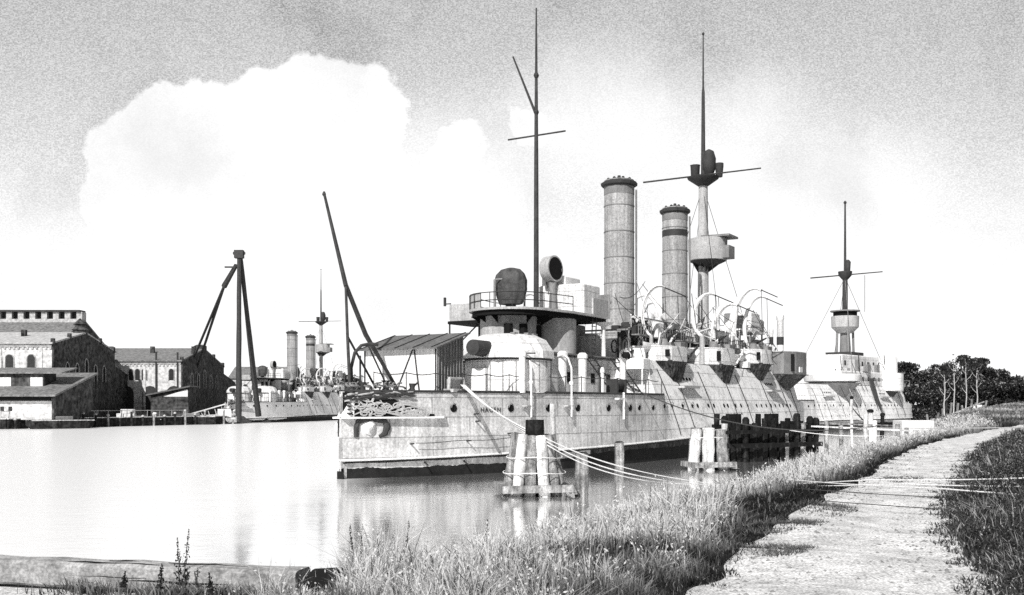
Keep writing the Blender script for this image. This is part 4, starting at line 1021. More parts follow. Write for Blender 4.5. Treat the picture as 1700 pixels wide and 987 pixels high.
leaves('leafy_weeds', P, top*u, (.006+.00095*P[:, 1])*(.6+.9*rng.uniform(0, 1, n)), np.clip(.015+.16*u**4*rng.uniform(0, 1, n)+.5*(rng.uniform(0, 1, n) > .93)*u, 0, .6), 'broad leaved dark weeds among the brambles beside the path')

# far meadow grass
n0 = 30000
y = rng.uniform(55, 190, n0); x = rng.uniform(.35, .62, n0)*y+4
P = np.column_stack([x, y]); k = (sdist(P) > .3) & (on_path(P) > 0); P = P[k]; n = len(P); rnd = rng.uniform(0, 1, n)
br = np.clip(.30+.35*vnoise(P, .12, 5), .05, .7)
blades('meadow_grass', P, .25+.35*rnd, .0022*P[:, 1], rng.uniform(.1, .8, n), br*.4, br*(.5+rnd), 'pale meadow grass stretching to the trees')

# single tall weeds standing against the water
def weed(x, yb, yt, Y, lean, label):
    b = at(x, yb, Y); b.z = min(b.z, 1.6); top = at(x+lean, yt, Y)
    r = empty('tall_weed', b, 0, label, 'weed', 'tall weeds on the bank')
    h = top.z-b.z; dx = top.x-b.x
    m = MB(); pts = [(dx*(k/8)**1.5+.01*math.sin(k*2), 0.01*math.cos(k*3), h*k/8) for k in range(9)]
    m.tube(pts, [.008-.0007*k for k in range(9)], 5); m.build('stem', 'barkdark', r)
    n = 90; k = rng.uniform(.05, 1, n); c = np.column_stack([dx*k**1.5+rng.normal(0, .03, n)*(1.1-k), rng.normal(0, .03, n)*(1.1-k)])
    leaves('foliage', c, np.zeros(n), (.012+.02*(1.05-k)), np.full(n, .04), None, z0=h*k, parent=r, kind=None)
rw = random.Random(4)
for x, yb, yt, Y, ln, lb in ((306, 975, 878, 12.3, 8, 'tallest forked weed standing by itself behind the beam'), (298, 975, 892, 12.4, -4, 'slender weed close against the tallest forked weed'), (266, 975, 935, 12.2, 3, 'short weed beside the beam left of the forked pair'), (350, 978, 950, 12.0, -3, 'low bushy weed beside the beam right of the forked pair'), (205, 975, 948, 12.4, 3, 'low weed where the beam first meets the grass'),
                         (587, 940, 868, 13.2, -6, 'bent weed at the water corner of the bank'), (598, 940, 870, 13.1, 4, 'upright weed just inside the water corner'), (625, 930, 884, 13.4, 2, 'short dark weed between the taller ones at the water corner'), (675, 930, 862, 13.6, 4, 'tall spiked weed on the bank in front of the reflection'), (655, 930, 888, 13.5, -2, 'short spiked weed beside the tall one in front of the reflection'), (806, 930, 862, 13.8, 3, 'thin weed on the bank left of the mooring dolphin')):
    weed(x, yb, yt, Y, ln, lb)
# weeds round the beam
n = 5000; x = rng.uniform(-6.2, -2.5, n); y = 12.1+(-x-2.5)*.27+rng.normal(0, .2, n)-.15
P = np.column_stack([x, y]); k = rng.uniform(0, 1, n) < np.clip((x+6.2)/1.6, 0, 1)*.9*(.5+.5*vnoise(P, 3, 8)); P = P[k]; n = len(P); r_ = rng.uniform(0, 1, n)
blades('beam_grass', P, .12+.25*r_, np.full(n, .018), rng.uniform(.1, .7, n), np.full(n, .02), .05+.5*r_**3, 'straggling grass growing along the foot of the beam')

# ------------------------------------------------------------------ beam and log end
p0 = Vector((-16, 16.0, 1.58)); p1 = Vector((-2.52, 12.35, 1.66))
m = MB(); k = 24; rg = []
dv = (p1-p0).normalized(); sd = dv.cross(Vector((0, 0, 1)))
for i in range(k+1):
    c = p0.lerp(p1, i/k); w = .2+.012*math.sin(i*1.7); h = .16+.01*math.sin(i*2.9)
    rg.append([tuple(c+sd*a*w+Vector((0, 0, b*h))) for a, b in ((-1, -.8), (-.85, -1), (.85, -1), (1, -.8), (1, .75), (.8, 1), (-.8, 1.02), (-1, .8))])
m.rings(rg); bo = m.build('timber_beam', 'beam')
rr = random.Random(66)
for i in range(9):
    u0 = rr.uniform(.45, .9); u1 = u0+rr.uniform(.04, .12); of = rr.uniform(-.15, .15); tp = rr.random() < .5
    q_ = [p0.lerp(p1, u0+(u1-u0)*k/5)+(sd*of+Vector((0, 0, .166)) if tp else sd*.203+Vector((0, 0, of*.8)))+Vector((0, 0, .006*math.sin(k*2+i))) for k in range(6)]
    MB().tube(q_, [.002, .009, .011, .010, .007, .002], 4).build('split_crack', 'black', bo)
tag(bo, 'weathered squared timber beam lying along the water edge in the corner', 'beam')
m = MB(); m.tube([(-2.47, 12.2, 1.5), (-2.3, 12.18, 1.62), (-1.95, 12.15, 1.64), (-1.86, 12.12, 1.6)], [.16, .24, .24, .17], 14); o = m.build('log_stump', 'piledark'); tag(o, 'short round tarred log lying at the end of the squared beam', 'log')

# ------------------------------------------------------------------ mooring dolphins, piles
def wob(p0, p1, r0, r1, seed, n=9, m=None):
    rr = random.Random(seed); m = m or MB(); p0 = Vector(p0); p1 = Vector(p1); k = 8
    pts = [p0.lerp(p1, i/k)+Vector((rr.uniform(-.02, .02), rr.uniform(-.02, .02), 0)) for i in range(k+1)]
    return m.tube(pts, [(r0+(r1-r0)*i/k)*rr.uniform(.93, 1.07) for i in range(k+1)], n)
def dolphin(cx, cy, zt, rb, rt, n, label, pale, seed, head=True):
    r = empty('mooring_dolphin', (cx, cy, 0), 0, label, 'mooring dolphin')
    rr = random.Random(seed)
    for i in range(n):
        a = 2*math.pi*i/n+.35
        wob((rb*math.cos(a), rb*math.sin(a), -.8), (rt*math.cos(a), rt*math.sin(a), zt+rr.uniform(-.08, .08)), (.27 if head else .4)*rr.uniform(.85, 1.1), (.23 if head else .34)*rr.uniform(.9, 1.1), seed+i).build('pile', pale[i % len(pale)], r)
    # timber base ring
    for k in range(4):
        a = R(90*k+8); c = Vector((math.cos(a), math.sin(a), 0))*(rb+.14); t = Vector((-math.sin(a), math.cos(a), 0))*(rb+.22)
        MB().beam(c-t+Vector((0, 0, .26+.02*k)), c+t+Vector((0, 0, .26+.03*k)), .22, .3).build('waling', 'pile', r)
    m = MB()
    for z, k in (((.95, .83), (1.6, .62)) if head else ((1.9, 1),)):
        rd = rb*(1-z/zt)+rt*z/zt+.25
        m.tube([(rd*math.cos(a), rd*math.sin(a), z+.03*math.sin(3*a)) for a in [R(15*j) for j in range(25)]], .022, 5)
    m.build('wire_lashing', 'rope', r)
    MB().lathe(0, 0, [(rb*.78, -.8), (rt*.8, zt-.1)], 10).build('gap_shade_core', 'black', r)  # black filler painting in the shade between the piles
    if head:
        wob((0, 0, -.8), (0, 0, zt+.62), .5, .37, seed+50, 12).build('centre_pile', 'piledark', r)
    return r
dolphin(.95, 43.6, 2.55, 1.3, .72, 12, 'nearest mooring dolphin of slanting piles with a dark head standing in the ship reflection', ['pile', 'pile', 'pilepale', 'pile', 'pilepale'], 1)
r = empty('mooring_post', at(922, 810, 44.5), 0, 'thin pale stake rising behind the dark headed dolphin', 'post'); r.location.z = 0
wob((0, 0, -.8), (-.12, 0, 3.85), .17, .13, 77).build('stake', 'pilepale', r)
d2 = dolphin(11.6, 60.5, 2.4, 1.05, .78, 6, 'second mooring dolphin with pale bleached piles on a timber collar in front of the hull', ['pilepale', 'pilepale', 'pile'], 21, head=False)
for x, yt, yb, w, lb in ((966, 752, 822, 24, 'broad upright pile just behind the grass right of the first dolphin'), (1028, 734, 812, 17, 'slim upright pile standing alone below the sagging hawsers')):
    Y = F*H/(yb-HY); b = at(x, yb, Y)
    r = empty('mooring_post', (b.x, b.y, 0), 0, lb, 'post', 'single piles in front of the hull')
    wob((0, 0, -.8), (0, 0, at(x, yt, Y).z), w/2/F*Y*1.05, w/2/F*Y*.9, int(x)).build('pile_shaft', 'pile', r)
    m = MB(); z = at(x, yt, Y).z; m.lathe(0, 0, [(w/2/F*Y*.95, z-.02), (w/2/F*Y*.6, z+.05)], 9); m.build('pile_top', 'piledark', r)
# pile cluster: long dark fender of many piles
r = empty('pile_cluster', (14.5, 68, 0), R(22), 'dense black cluster of tarred piles beside the hull, right of the second dolphin', 'pile cluster')
rr = random.Random(9)
k = 0
for j in range(3):
    for i in range(17):
        x = -.6+i*.42+rr.uniform(-.08, .08); y = j*.55+rr.uniform(-.1, .1); zt = rr.choice((2.3, 2.5, 2.7, 2.9, 3.2)) if j != 0 else rr.uniform(2.1, 2.85)
        wob((x, y, -1), (x+rr.uniform(-.15, .15), y, zt), .23, .2, 200+k, 7).build('pile', 'pile' if (j == 0 and i in (1, 12, 15)) else 'piledark', r); k += 1
for i, (x, z) in enumerate(((-.75, 2.95), (.9, 2.85), (5.0, 3.1), (6.1, 2.9), (6.6, 2.8))):
    wob((x, -.45, -1), (x, -.45, z), .2, .2, 300+i).build('pile', 'piledark' if i else 'pilepale', r)
    m = MB(); m.lathe(x, -.45, [(.24, z-.35), (.24, z-.02), (.12, z+.15)], 8); m.build('pile_cap', 'piledark', r)
MB().box(-.7, 6.6, .3, .7, -.8, 2.35).build('backing_planks', 'piledark', r)
MB().beam((-1, -.72, 1.1), (6.9, -.72, 1.15), .2, .3).build('waling', 'piledark', r)
MB().beam((-1, -.72, 2.0), (6.9, -.72, 2.05), .16, .25).build('waling', 'piledark', r)

# ------------------------------------------------------------------ hawsers
def rope(pts, r, m_, label, grp=None, n=6):
    p = Vector(pts[0]); o_ = MB().tube([Vector(q)-p for q in pts], r, n).build('mooring_rope', m_); o_.location = p; return tag(o_, label, 'rope', grp)
sF = on_hull(768, 4.5); fl = FR.w(sF, hb(sF, DZ)-.1, DZ+.4)
def gz(x, y, up): return Vector((x, y, float(height([(x, y)])[0])+up))
dh = Vector((1.25, 43.1, 2.45))
labs = ('uppermost pale hawser from the bow fairlead past the dolphin and over the path', 'middle pale hawser from the bow fairlead past the dolphin and over the path', 'lowest pale hawser from the bow fairlead past the dolphin and over the path')
for i in range(3):
    o0 = Vector((.25*i, 0, -.02*i)); hd = dh+Vector((.1+.14*i, -.35*i, -.2*i))
    bank = gz(5.2+.35*i, 24.6-1.3*i, .42-.06*i)
    mid = gz(6.9+.2*i, 19.6-1.1*i, .32-.04*i)
    end = gz(12.2, (16.4, 15.0, 12.8)[i], .80-.16*i)
    pts = sag(fl+o0*.4, hd, .25, 10)[:-1]+sag(hd, bank, .30+.16*i, 22)[:-1]+sag(bank, mid, .02, 6)[:-1]+sag(mid, end, .10, 20)
    rope(pts, [.035]*11+[.022]*12+[.013]*(len(pts)-23), 'rope', labs[i], 'pale hawsers from the bow')
rope(sag(gz(5.2, 19.2, .1), gz(13, 13.7, .35), .12, 16), .009, 'tarrope', 'thin dark line crossing the path below the pale hawsers')
rope(sag(gz(4.9, 18.2, .05), gz(7.6, 14.9, .1), .02, 12), .008, 'tarrope', 'thinnest dark line lying slack on the path')
rope(sag(FR.w(21.5, 6.4, 5.0), Vector((22.5, 62, 2.6)), 1.3, 26), .04, 'tarrope', 'dark mooring line running from the forecastle winch along the hull to the jetty')
rope(sag(at(1345, 706, 73), at(1760, 708, 40), .12, 20), .02, 'rope', 'upper pale rope stretched from the pile cluster over the jetty')
rope(sag(at(1300, 712, 69), at(1500, 721, 66), .25, 16), .025, 'rope', 'lower pale rope sagging under the jetty deck')
rope(sag(at(1352, 648, 118), at(1438, 700, 75), .5, 12), .03, 'rope', 'stern line of the main ship dropping to the jetty post')
rope(sag(at(1410, 645, 160), at(1442, 698, 76), .3, 12), .03, 'rope', 'bow line of the ship astern dropping to the jetty post')
rope(sag(at(1395, 640, 150), at(1440, 704, 74), .5, 12), .06, 'tarrope', 'dark line of the ship astern beside the pale one')
rope(sag(at(848, 700, 57), at(960, 600, 62), .1, 8), .02, 'tarrope', 'thin dark line up the bow plating') if False else None

# ------------------------------------------------------------------ jetty
jr = empty('timber_jetty', (22, 69, 0), 0, 'low timber jetty on thin piles reaching out past the pile cluster', 'jetty')
def jl(x, y, Y): p = at(x, y, Y); return (p.x-22, p.y-69, p.z)
m = MB(); m.beam(jl(1345, 707, 70), jl(1545, 716, 64), .5, .10); m.build('deck_beam', 'pilepale', jr)
m = MB(); m.beam(jl(1350, 702, 72), jl(1500, 707, 74), .12, .12); m.build('handrail', 'pile', jr)
for x, yt, Y in ((1396, 708, 68), (1372, 700, 71), (1452, 700, 69), (1490, 706, 67), (1505, 712, 65.5), (1437, 690, 71)):
    p = jl(x, yt, Y); wob((p[0], p[1], -1), (p[0], p[1], p[2]+.1), .15, .14, int(x)).build('pile', 'pilepale' if x in (1437, 1452) else 'pile', jr)
m = MB(); a = at(1515, 704, 70); m.bbox(a.x-1.0-22, a.x+1.2-22, 69.2-69, 71-69, 1.6, 2.75, .06); m.build('landing_stage', 'board', jr)
for i, (x, yt, w, lb) in enumerate(((1445, 682, 9, 'pale leaning bollard post at the jetty head'), (1462, 688, 7, 'dark leaning bollard post beside the pale one'), (1414, 660, 5, 'tall white post in front of the ship astern'))):
    Y = 78 if i < 2 else 80
    b = at(x, 706, Y); t_ = at(x, yt, Y); r = empty('bollard_post', (b.x, b.y, 0), 0, lb, 'post')
    wob((0, 0, -1), (.15 if i == 1 else 0, 0, t_.z), w/F*Y/2*1.1, w/F*Y/2*.9, 500+i).build('post_shaft', ('pilepale', 'piledark', 'pilepale')[i], r)
    m = MB(); m.lathe(.15 if i == 1 else 0, 0, [(w/F*Y*.62, t_.z-.1), (w/F*Y*.6, t_.z+.08), (w/F*Y*.3, t_.z+.14)], 8); m.build('post_cap', 'piledark', r)
# fence of stakes by the meadow edge
fr2 = empty('stake_fence', (38, 105, 0), 0, 'low broken timber fence at the meadow edge before the trees', 'fence')
for i in range(12):
    x = 1508+i*11.5; Y = 108+i*2.0; b = at(x, 690, Y); z0 = float(height([(b.x, b.y)])[0]); h = random.uniform(1.0, 1.7)
    MB().beam((b.x-38, b.y-105, z0-.2), (b.x-38+random.uniform(-.3, .3), b.y-105, z0+h), .18, .18).build('stake', 'pile', fr2)
b0_, b1_ = at(1508, 690, 108), at(1508+126, 690, 130)
for h in (.5, 1.0): MB().beam((b0_.x-38, b0_.y-105, float(height([(b0_.x, b0_.y)])[0])+h), (b1_.x-38, b1_.y-105, float(height([(b1_.x, b1_.y)])[0])+h), .07, .12).build('rail', 'pilepale', fr2)

# ------------------------------------------------------------------ trees
def tree(x, yt, Y, w, label, kind='tree', bare=.35, grp='trees at the edge of the meadow', pale=False, dens=1., mt=None, seed=0):
    rr = random.Random(seed); rg_ = np.random.default_rng(seed)
    b = at(x, HY, Y); z0 = float(height([(b.x, b.y)])[0]); ztop = at(x, yt, Y).z; h = ztop-z0; W = w/F*Y
    r = empty(kind, (b.x, b.y, z0), 0, label, 'bush' if kind == 'bush' else 'tree', grp)
    m = MB(); pts = [(.15*math.sin(k*1.1+seed), .1*math.cos(k*1.3+seed), h*.85*k/6-.1) for k in range(7)]
    r0 = .022*h+.06
    m.tube(pts, [r0*(1-.12*k) for k in range(7)], 7)
    cl = []
    nb = 9 if kind == 'tree' else 7
    for i in range(nb):
        a = rr.uniform(0, 6.28); k = rr.uniform(bare, .85); rad = W/2*rr.uniform(.35, .95)*(1-.35*(k-bare))
        c = Vector((rad*math.cos(a), rad*math.sin(a), h*min(.93, k+rr.uniform(.0, .18))))
        s = Vector(pts[min(6, int(k*6))]); m.tube([s, s.lerp(c, .5)+Vector((0, 0, .15)), c], [r0*.4, r0*.25, r0*.12], 5)
        cl.append((c, W*rr.uniform(.22, .34)))
    cl.append((Vector((0, 0, h*.92)), W*.22)); cl.append((Vector((0, 0, h*.75)), W*.28))
    m.build('trunk', 'bark' if pale else 'barkdark', r)
    C = []; SZ = []
    for c, q in cl:
        nn = int(240*dens); d_ = rg_.normal(size=(nn, 3)); d_ /= np.linalg.norm(d_, axis=1)[:, None]; rad = rg_.uniform(.25, 1, nn)**.6
        C.append(np.array(c)+d_*rad[:, None]*q*np.array([1, 1, .62])); SZ.append(np.full(nn, 1.))
    C = np.vstack(C); n = len(C); C = C[C[:, 2] > .0]; n = len(C)
    up = np.clip(C[:, 2]/h, 0, 1)
    leaves('crown', C[:, :2], np.zeros(n), rg_.uniform(.16, .34, n)*Y/200*1.15, np.clip(.02+.07*rg_.uniform(0, 1, n)**2+.42*(rg_.uniform(0, 1, n) > .84)*np.clip(C[:, 2]/h, .2, 1), 0, .5), None, z0=C[:, 2], parent=r, kind=None)  # some leaves coloured brighter as if lit, more towards the top
    return r
TR = [(1506, 598, 205, 40, 'round dark tree standing closest behind the ship astern'), (1528, 615, 230, 40, 'low tree in the hollow of the treeline beside the closest one'), (1552, 612, 235, 46, 'mid height tree right of the hollow in the treeline'), (1572, 600, 215, 50, 'broad dark tree left of the tall bare trunks'),
      (1600, 586, 200, 52, 'tallest flat topped tree above the pale bare trunks'), (1622, 590, 204, 40, 'narrow crowned tree leaning against the tallest one'), (1642, 610, 210, 50, 'rounded tree where the treeline begins to fall'), (1664, 617, 212, 50, 'spreading tree on the falling end of the treeline'), (1688, 628, 210, 46, 'small crowned tree near the end of the treeline'), (1712, 632, 208, 46, 'last tree cut by the picture edge')]
for i, (x, yt, Y, w, lb) in enumerate(TR): tree(x, yt, Y, w*1.15, lb, seed=40+i, bare=.25, dens=1.3)
for i, (x, yt, lb) in enumerate(((1568, 618, 'thin pale bare trunk, first of the row of four'), (1584, 606, 'pale bare trunk, second of the row of four'), (1604, 600, 'pale bare trunk, third and thickest of the row of four'), (1622, 610, 'pale bare trunk with a small white board, fourth of the row'))):
    Y = 176+i*2; b = at(x, HY, Y); z0 = float(height([(b.x, b.y)])[0]); h = at(x, yt, Y).z-z0
    r = empty('bare_tree', (b.x, b.y, z0), 0, lb, 'tree', 'pale bare trunks before the treeline')
    m = MB(); m.tube([(.1*math.sin(k*1.7+i), 0, h*k/6-.1) for k in range(7)], [.15-.015*k for k in range(7)], 7)
    for k in range(5): a = k*2.1+i; z = h*(.55+.09*k); m.tube([(0, 0, z), (.7*math.cos(a), .7*math.sin(a), z+.7), (1.1*math.cos(a), 1.1*math.sin(a), z+1.5)], [.06, .045, .02], 4)
    m.build('trunk', 'bark', r)
    n = 160; C = rng.normal(0, 1, (n, 3))*np.array([.9, .9, .5]); leaves('crown', C[:, :2], np.zeros(n), rng.uniform(.12, .26, n), np.full(n, .05), None, z0=C[:, 2]+h, parent=r, kind=None)
    if i == 3: MB().bbox(-.8, .8, -.32, -.26, 2.4, 3.5, .03).build('notice_board', 'white', r)
bl = ['dark bush filling the gap behind the ship astern', 'low bush under the hollow of the treeline', 'dense bush under the mid height tree', 'dense bush left of the bare trunks', 'bush between the first and second bare trunks', 'bush behind the thickest bare trunk', 'bush right of the white notice board', 'wide bush under the falling treeline', 'bush second from the end of the treeline', 'outermost bush at the foot of the last tree']
for i, lb in enumerate(bl):
    tree(1500+i*24, 634+5*math.sin(i*2.1), 192-1.5*(i % 3), 52, lb, 'bush', .05, 'bushes below the treeline', dens=1.5, seed=80+i)
n = 9000; x = rng.uniform(72, 122, n); P = np.column_stack([x, 196+rng.uniform(0, 8, n)])
u = rng.uniform(0, 1, n); leaves('undergrowth_thicket', P, 5.2*u*(.75+.25*vnoise(P, .5, 3)), rng.uniform(.2, .42, n), np.clip(.018+.03*u**2, 0, .1), 'continuous dark thicket at the foot of the treeline')

# treeline across the harbour
for i, (x, yt, Y, w, lb) in enumerate(((506, 618, 330, 26, 'dark tree seen left of the distant fore funnel'), (528, 612, 335, 28, 'dark tree seen between the distant funnels'), (552, 626, 330, 36, 'low tree right of the distant mast'), (572, 622, 335, 36, 'low tree behind the stem of the main ship'), (590, 628, 330, 30, 'low tree behind the bow derrick'))):
    tree(x, yt, Y, w, lb, grp='trees across the harbour', seed=120+i, bare=.15)

# ------------------------------------------------------------------ buildings on the far quay
def arch_window(m, pmf, x, z, w, h, n=6):
    """flat arched opening in the wall plane y = 0"""
    pts = [(x-w/2, z), (x+w/2, z), (x+w/2, z+h-w/2)]+[(x+w/2*math.cos(R(180*k/n)), z+h-w/2+w/2*math.sin(R(180*k/n))) for k in range(1, n)]+[(x-w/2, z+h-w/2)]
    m.add([pmf(a, c, 0) for a, c in pts], [tuple(range(len(pts)))])
def hall(name, X0, X1, Y0, Y1, ze, zp, label, front, gable, roof, winx, winz, winw, winh, gwin=True, z0=1.45, corbel=True, over=.5):
    r = empty(name, ((X0+X1)/2, Y0, z0), 0, label, 'building'); cx = (X0+X1)/2
    x0, x1, D = X0-cx, X1-cx, Y1-Y0; ze -= z0; zp -= z0
    MB().box(x0, x1-.3, 0, .4, 0, ze).build('front_wall', front, r)
    m = MB(); ym = D/2
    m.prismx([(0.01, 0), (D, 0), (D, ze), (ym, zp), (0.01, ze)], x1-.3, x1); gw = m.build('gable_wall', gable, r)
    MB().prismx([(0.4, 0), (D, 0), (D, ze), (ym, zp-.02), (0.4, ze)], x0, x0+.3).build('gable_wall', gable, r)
    MB().box(x0, x1-.3, D-.4, D, 0, ze).build('back_wall', front, r)
    k = (zp-ze)/ym; m = MB()
    for (a, za, b, zb) in ((-over, ze-over*k, ym, zp), (D+over, ze-over*k, ym, zp)):
        m.add([(x0-.3, a, za+.02), (x1+.02, a, za+.02), (x1+.02, b, zb+.02), (x0-.3, b, zb+.02), (x0-.3, a, za+.3), (x1+.02, a, za+.3), (x1+.02, b, zb+.3), (x0-.3, b, zb+.3)],
              [(0, 1, 2, 3), (7, 6, 5, 4), (0, 4, 5, 1), (1, 5, 6, 2), (2, 6, 7, 3), (3, 7, 4, 0)])
    m.build('roof', roof, r)
    for x in winx:
        m = MB(); arch_window(m, lambda a, c, o: (a, -.02, c), x-cx, winz-z0, winw, winh); w = m.build('window', 'pane', r, smooth=0)
        m = MB(); hw = winw/2+.12
        pts = [(x-cx-hw, -.05, winz-z0)]+[(x-cx-hw*math.cos(R(18*q)), -.05, winz-z0+winh-winw/2+hw*math.sin(R(18*q))) for q in range(11)]+[(x-cx+hw, -.05, winz-z0)]
        m.tube(pts, .1, 4); m.build('window_arch', 'slatepale', w)
    if gwin:
        for i in range(5):
            y = D*(.2+.15*i); hgt = 3.2 if i != 2 else 4.2
            m = MB(); arch_window(m, lambda a, c, o: (x1+.02, a, c), y, ze*.52, 1.3, hgt); w = m.build('window', 'black', r, smooth=0)
            m = MB(); m.tube([(x1+.05, y-.75, ze*.52), (x1+.05, y-.75, ze*.52+hgt-.7), (x1+.05, y-.5, ze*.52+hgt-.15), (x1+.05, y, ze*.52+hgt+.1), (x1+.05, y+.5, ze*.52+hgt-.15), (x1+.05, y+.75, ze*.52+hgt-.7), (x1+.05, y+.75, ze*.52)], .11, 4); m.build('window_arch', 'slatepale', w)
    if gwin:
        for y, zz in ((.2, ze), (ym*.5, (ze+zp)/2), (ym, zp), (ym*1.5, (ze+zp)/2), (D-.3, ze)):
            MB().bbox(x1-.5, x1+.12, y-.35, y+.35, zz-.2, zz+.95, .08).build('gable_pinnacle', gable, r)
        for k in range(3):
            MB().box(x0+4+k*9, x0+4.8+k*9, ym*.55, ym*.55+.8, (ze+zp)/2, zp+.3).build('chimney', gable, r)
    if corbel:
        m = MB(); xx = x0+.3
        while xx < x1-.6: m.box(xx, xx+.35, -.14, 0, ze-1.0, ze-.55); xx += .8
        m.box(x0, x1-.3, -.2, 0, ze-.55, ze-.3); m.build('corbel_frieze', 'slatepale', r)
        xx = x0+.2
        while xx < x1: MB().box(xx, xx+.5, -.12, 0, 0, ze-.6).build('pilaster', front, r); xx += 7.2
    return r
# main hall with dark gable
A = hall('brick_hall', -112, -80.6, 180, 207.8, 14.6, 17.3, 'large brick workshop hall with a black shaded gable and small cupola', 'brick', 'brickshade', 'slatepale', [-84.5, -88.3, -90.3, -92.3, -96, -98, -100], 10.4, 1.3, 2.2)
m = MB(); ax, az = 31.4/2, 17.3-1.45
m.lathe(ax-1.2, 13.9, [(1.3, az-.8), (1.3, az+.6), (1.6, az+.7), (1.0, az+1.2), (1.0, az+1.7), (1.3, az+1.8), (.4, az+2.6), (.1, az+2.9)], 8); m.build('cupola', 'brickshade', A)
MB().prismx([(27.81, 0), (37, 0), (37, 8.3), (27.81, 10.3)], ax-22, ax-.1).build('side_aisle', 'brickshade', A)
B = hall('brick_hall', -125, -84.2, 192, 212, 16.0, 20.2, 'highest slate roofed hall with a notched ridge ventilator', 'slatepale', 'brickshade', 'slate', [], 0, 1, 1, gwin=False, corbel=False)
m = MB(); zr = 20.2-1.45
MB().box(-20, 19.9, 8.6, 11.4, zr+1.9, zr+2.25).build('ventilator_cap', 'dark', B)
MB().box(-20, 19.6, 8.95, 9.0, zr-.2, zr+.5).build('ventilator_sill', 'slatepale', B)
for i in range(18): MB().box(-20+i*2.3, -18.9+i*2.3, 9, 11, zr-.3, zr+1.9).build('ventilator_pier', 'slatepale', B)
MB().box(-20, 19.6, 9.9, 10.0, zr, zr+1.9).build('ventilator_louvre', 'dark', B)
# low front shed
sh = empty('quay_shed', (-90, 163.5, 1.45), 0, 'low quayside shed with dark slate roof and pale front doors', 'building')
MB().box(-22, 16.5, 0, .3, 0, 3.9).build('front_wall', 'brick', sh)
MB().prismx([(0.01, 0), (15.5, 0), (15.5, 7.6), (0.01, 3.9)], 16.5, 16.8).build('gable_wall', 'brickshade', sh)
MB().prismx([(-1.2, 3.7), (15.6, 7.7), (15.6, 8.0), (-1.2, 4.0)], -22.5, 17.6).build('roof', 'slate', sh)
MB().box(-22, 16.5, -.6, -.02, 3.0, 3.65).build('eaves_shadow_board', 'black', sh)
for x in (-9, 1.5, 6.5): MB().box(x, x+.5, -.08, 0, 0, 3).build('door_post', 'dark', sh)
for x in (8.3, 9.6): MB().box(x, x+.6, -.05, 0, 1.4, 2.1).build('window', 'pane', sh)
dm = MB(); dm.prismx([(5, 5.2), (9.5, 5.2), (9.5, 8.2), (5, 7.5)], 4.4, 13.0).build('dormer_body', 'brickshade', sh)
MB().prismx([(4.3, 7.5), (10.4, 8.5), (10.4, 8.7), (4.3, 7.7)], 3.4, 16.2).build('dormer_roof', 'slate', sh)
for x in (5.6, 10.8): MB().box(x, x+2.0, 4.9, 5.0, 5.2, 6.9).build('dormer_window', 'board', sh)
MB().prismx([(4, 5.0), (9, 6.9), (14, 5.0)], -20, -1).build('dormer_body', 'slate', sh)
# middle hall
Cb = hall('brick_hall', -92, -69.2, 215, 246, 13.0, 16.3, 'long middle brick hall with arched upper windows and a dark gable', 'brick', 'brickshade', 'slate', [-71.5, -77.2, -78.6, -80, -82.4, -83.8, -85.2], 9.0, .95, 2.3)
for x in (-76.0, -81, -71): 
    m = MB(); arch_window(m, lambda a, c, o: (a, -.03, c), x+80.6, .4, 3.2, 6.0); m.build('gateway', 'dark', Cb, smooth=0)
for x in (-70.3, -74.8): MB().box(x+80.6, x+80.6+.3, -.35, -.05, 4, 13.4).build('chimney_flue', 'dark', Cb)
m = MB(); m.lathe(11.2-.8, 15.5, [(1.5, 14.6), (1.5, 15.6), (.9, 15.9)], 6); m.build('gable_cap', 'brickshade', Cb)
MB().prismx([(31.05, 0), (42, 0), (42, 8.0), (31.05, 10)], -9, 11.2).build('side_aisle', 'brickshade', Cb)
# lean-to
lt = empty('lean_to_store', (-69, 207.5, 1.45), 0, 'dark open lean-to store in front of the middle hall', 'building')
MB().add([(-4.2, 0, 0), (3.4, 0, 0), (3.4, 0, 5.8), (-4.2, 0, 4.3), (-4.2, 5, 0), (3.4, 5, 0), (3.4, 5, 5.8), (-4.2, 5, 4.3)], [(0, 1, 2, 3), (7, 6, 5, 4), (0, 4, 5, 1), (1, 5, 6, 2), (3, 2, 6, 7), (3, 7, 4, 0)]).build('wall', 'brickshade', lt)
MB().add([(-5.0, -.6, 4.2), (3.9, -.6, 6.0), (3.9, 5.5, 6.0), (-5, 5.5, 4.2), (-5.0, -.6, 4.5), (3.9, -.6, 6.3), (3.9, 5.5, 6.3), (-5, 5.5, 4.5)], [(3, 2, 1, 0), (4, 5, 6, 7), (0, 1, 5, 4), (1, 2, 6, 5), (2, 3, 7, 6), (3, 0, 4, 7)]).build('roof', 'felt', lt)
MB().add([(-1.6, -.05, 4.05), (3.3, -.05, 4.05), (3.3, -.05, 5.6), ], [(0, 1, 2)]).build('clerestory', 'board', lt, smooth=0)
# far row
hall('brick_hall', -80, -62, 290, 304, 11.5, 14.6, 'distant long low hall behind the sheerlegs and the far warship', 'brick', 'brickshade', 'slate', [-78, -75.5, -73, -70.5, -68, -65.5], 7, 1.2, 2.6, gwin=False, corbel=False)

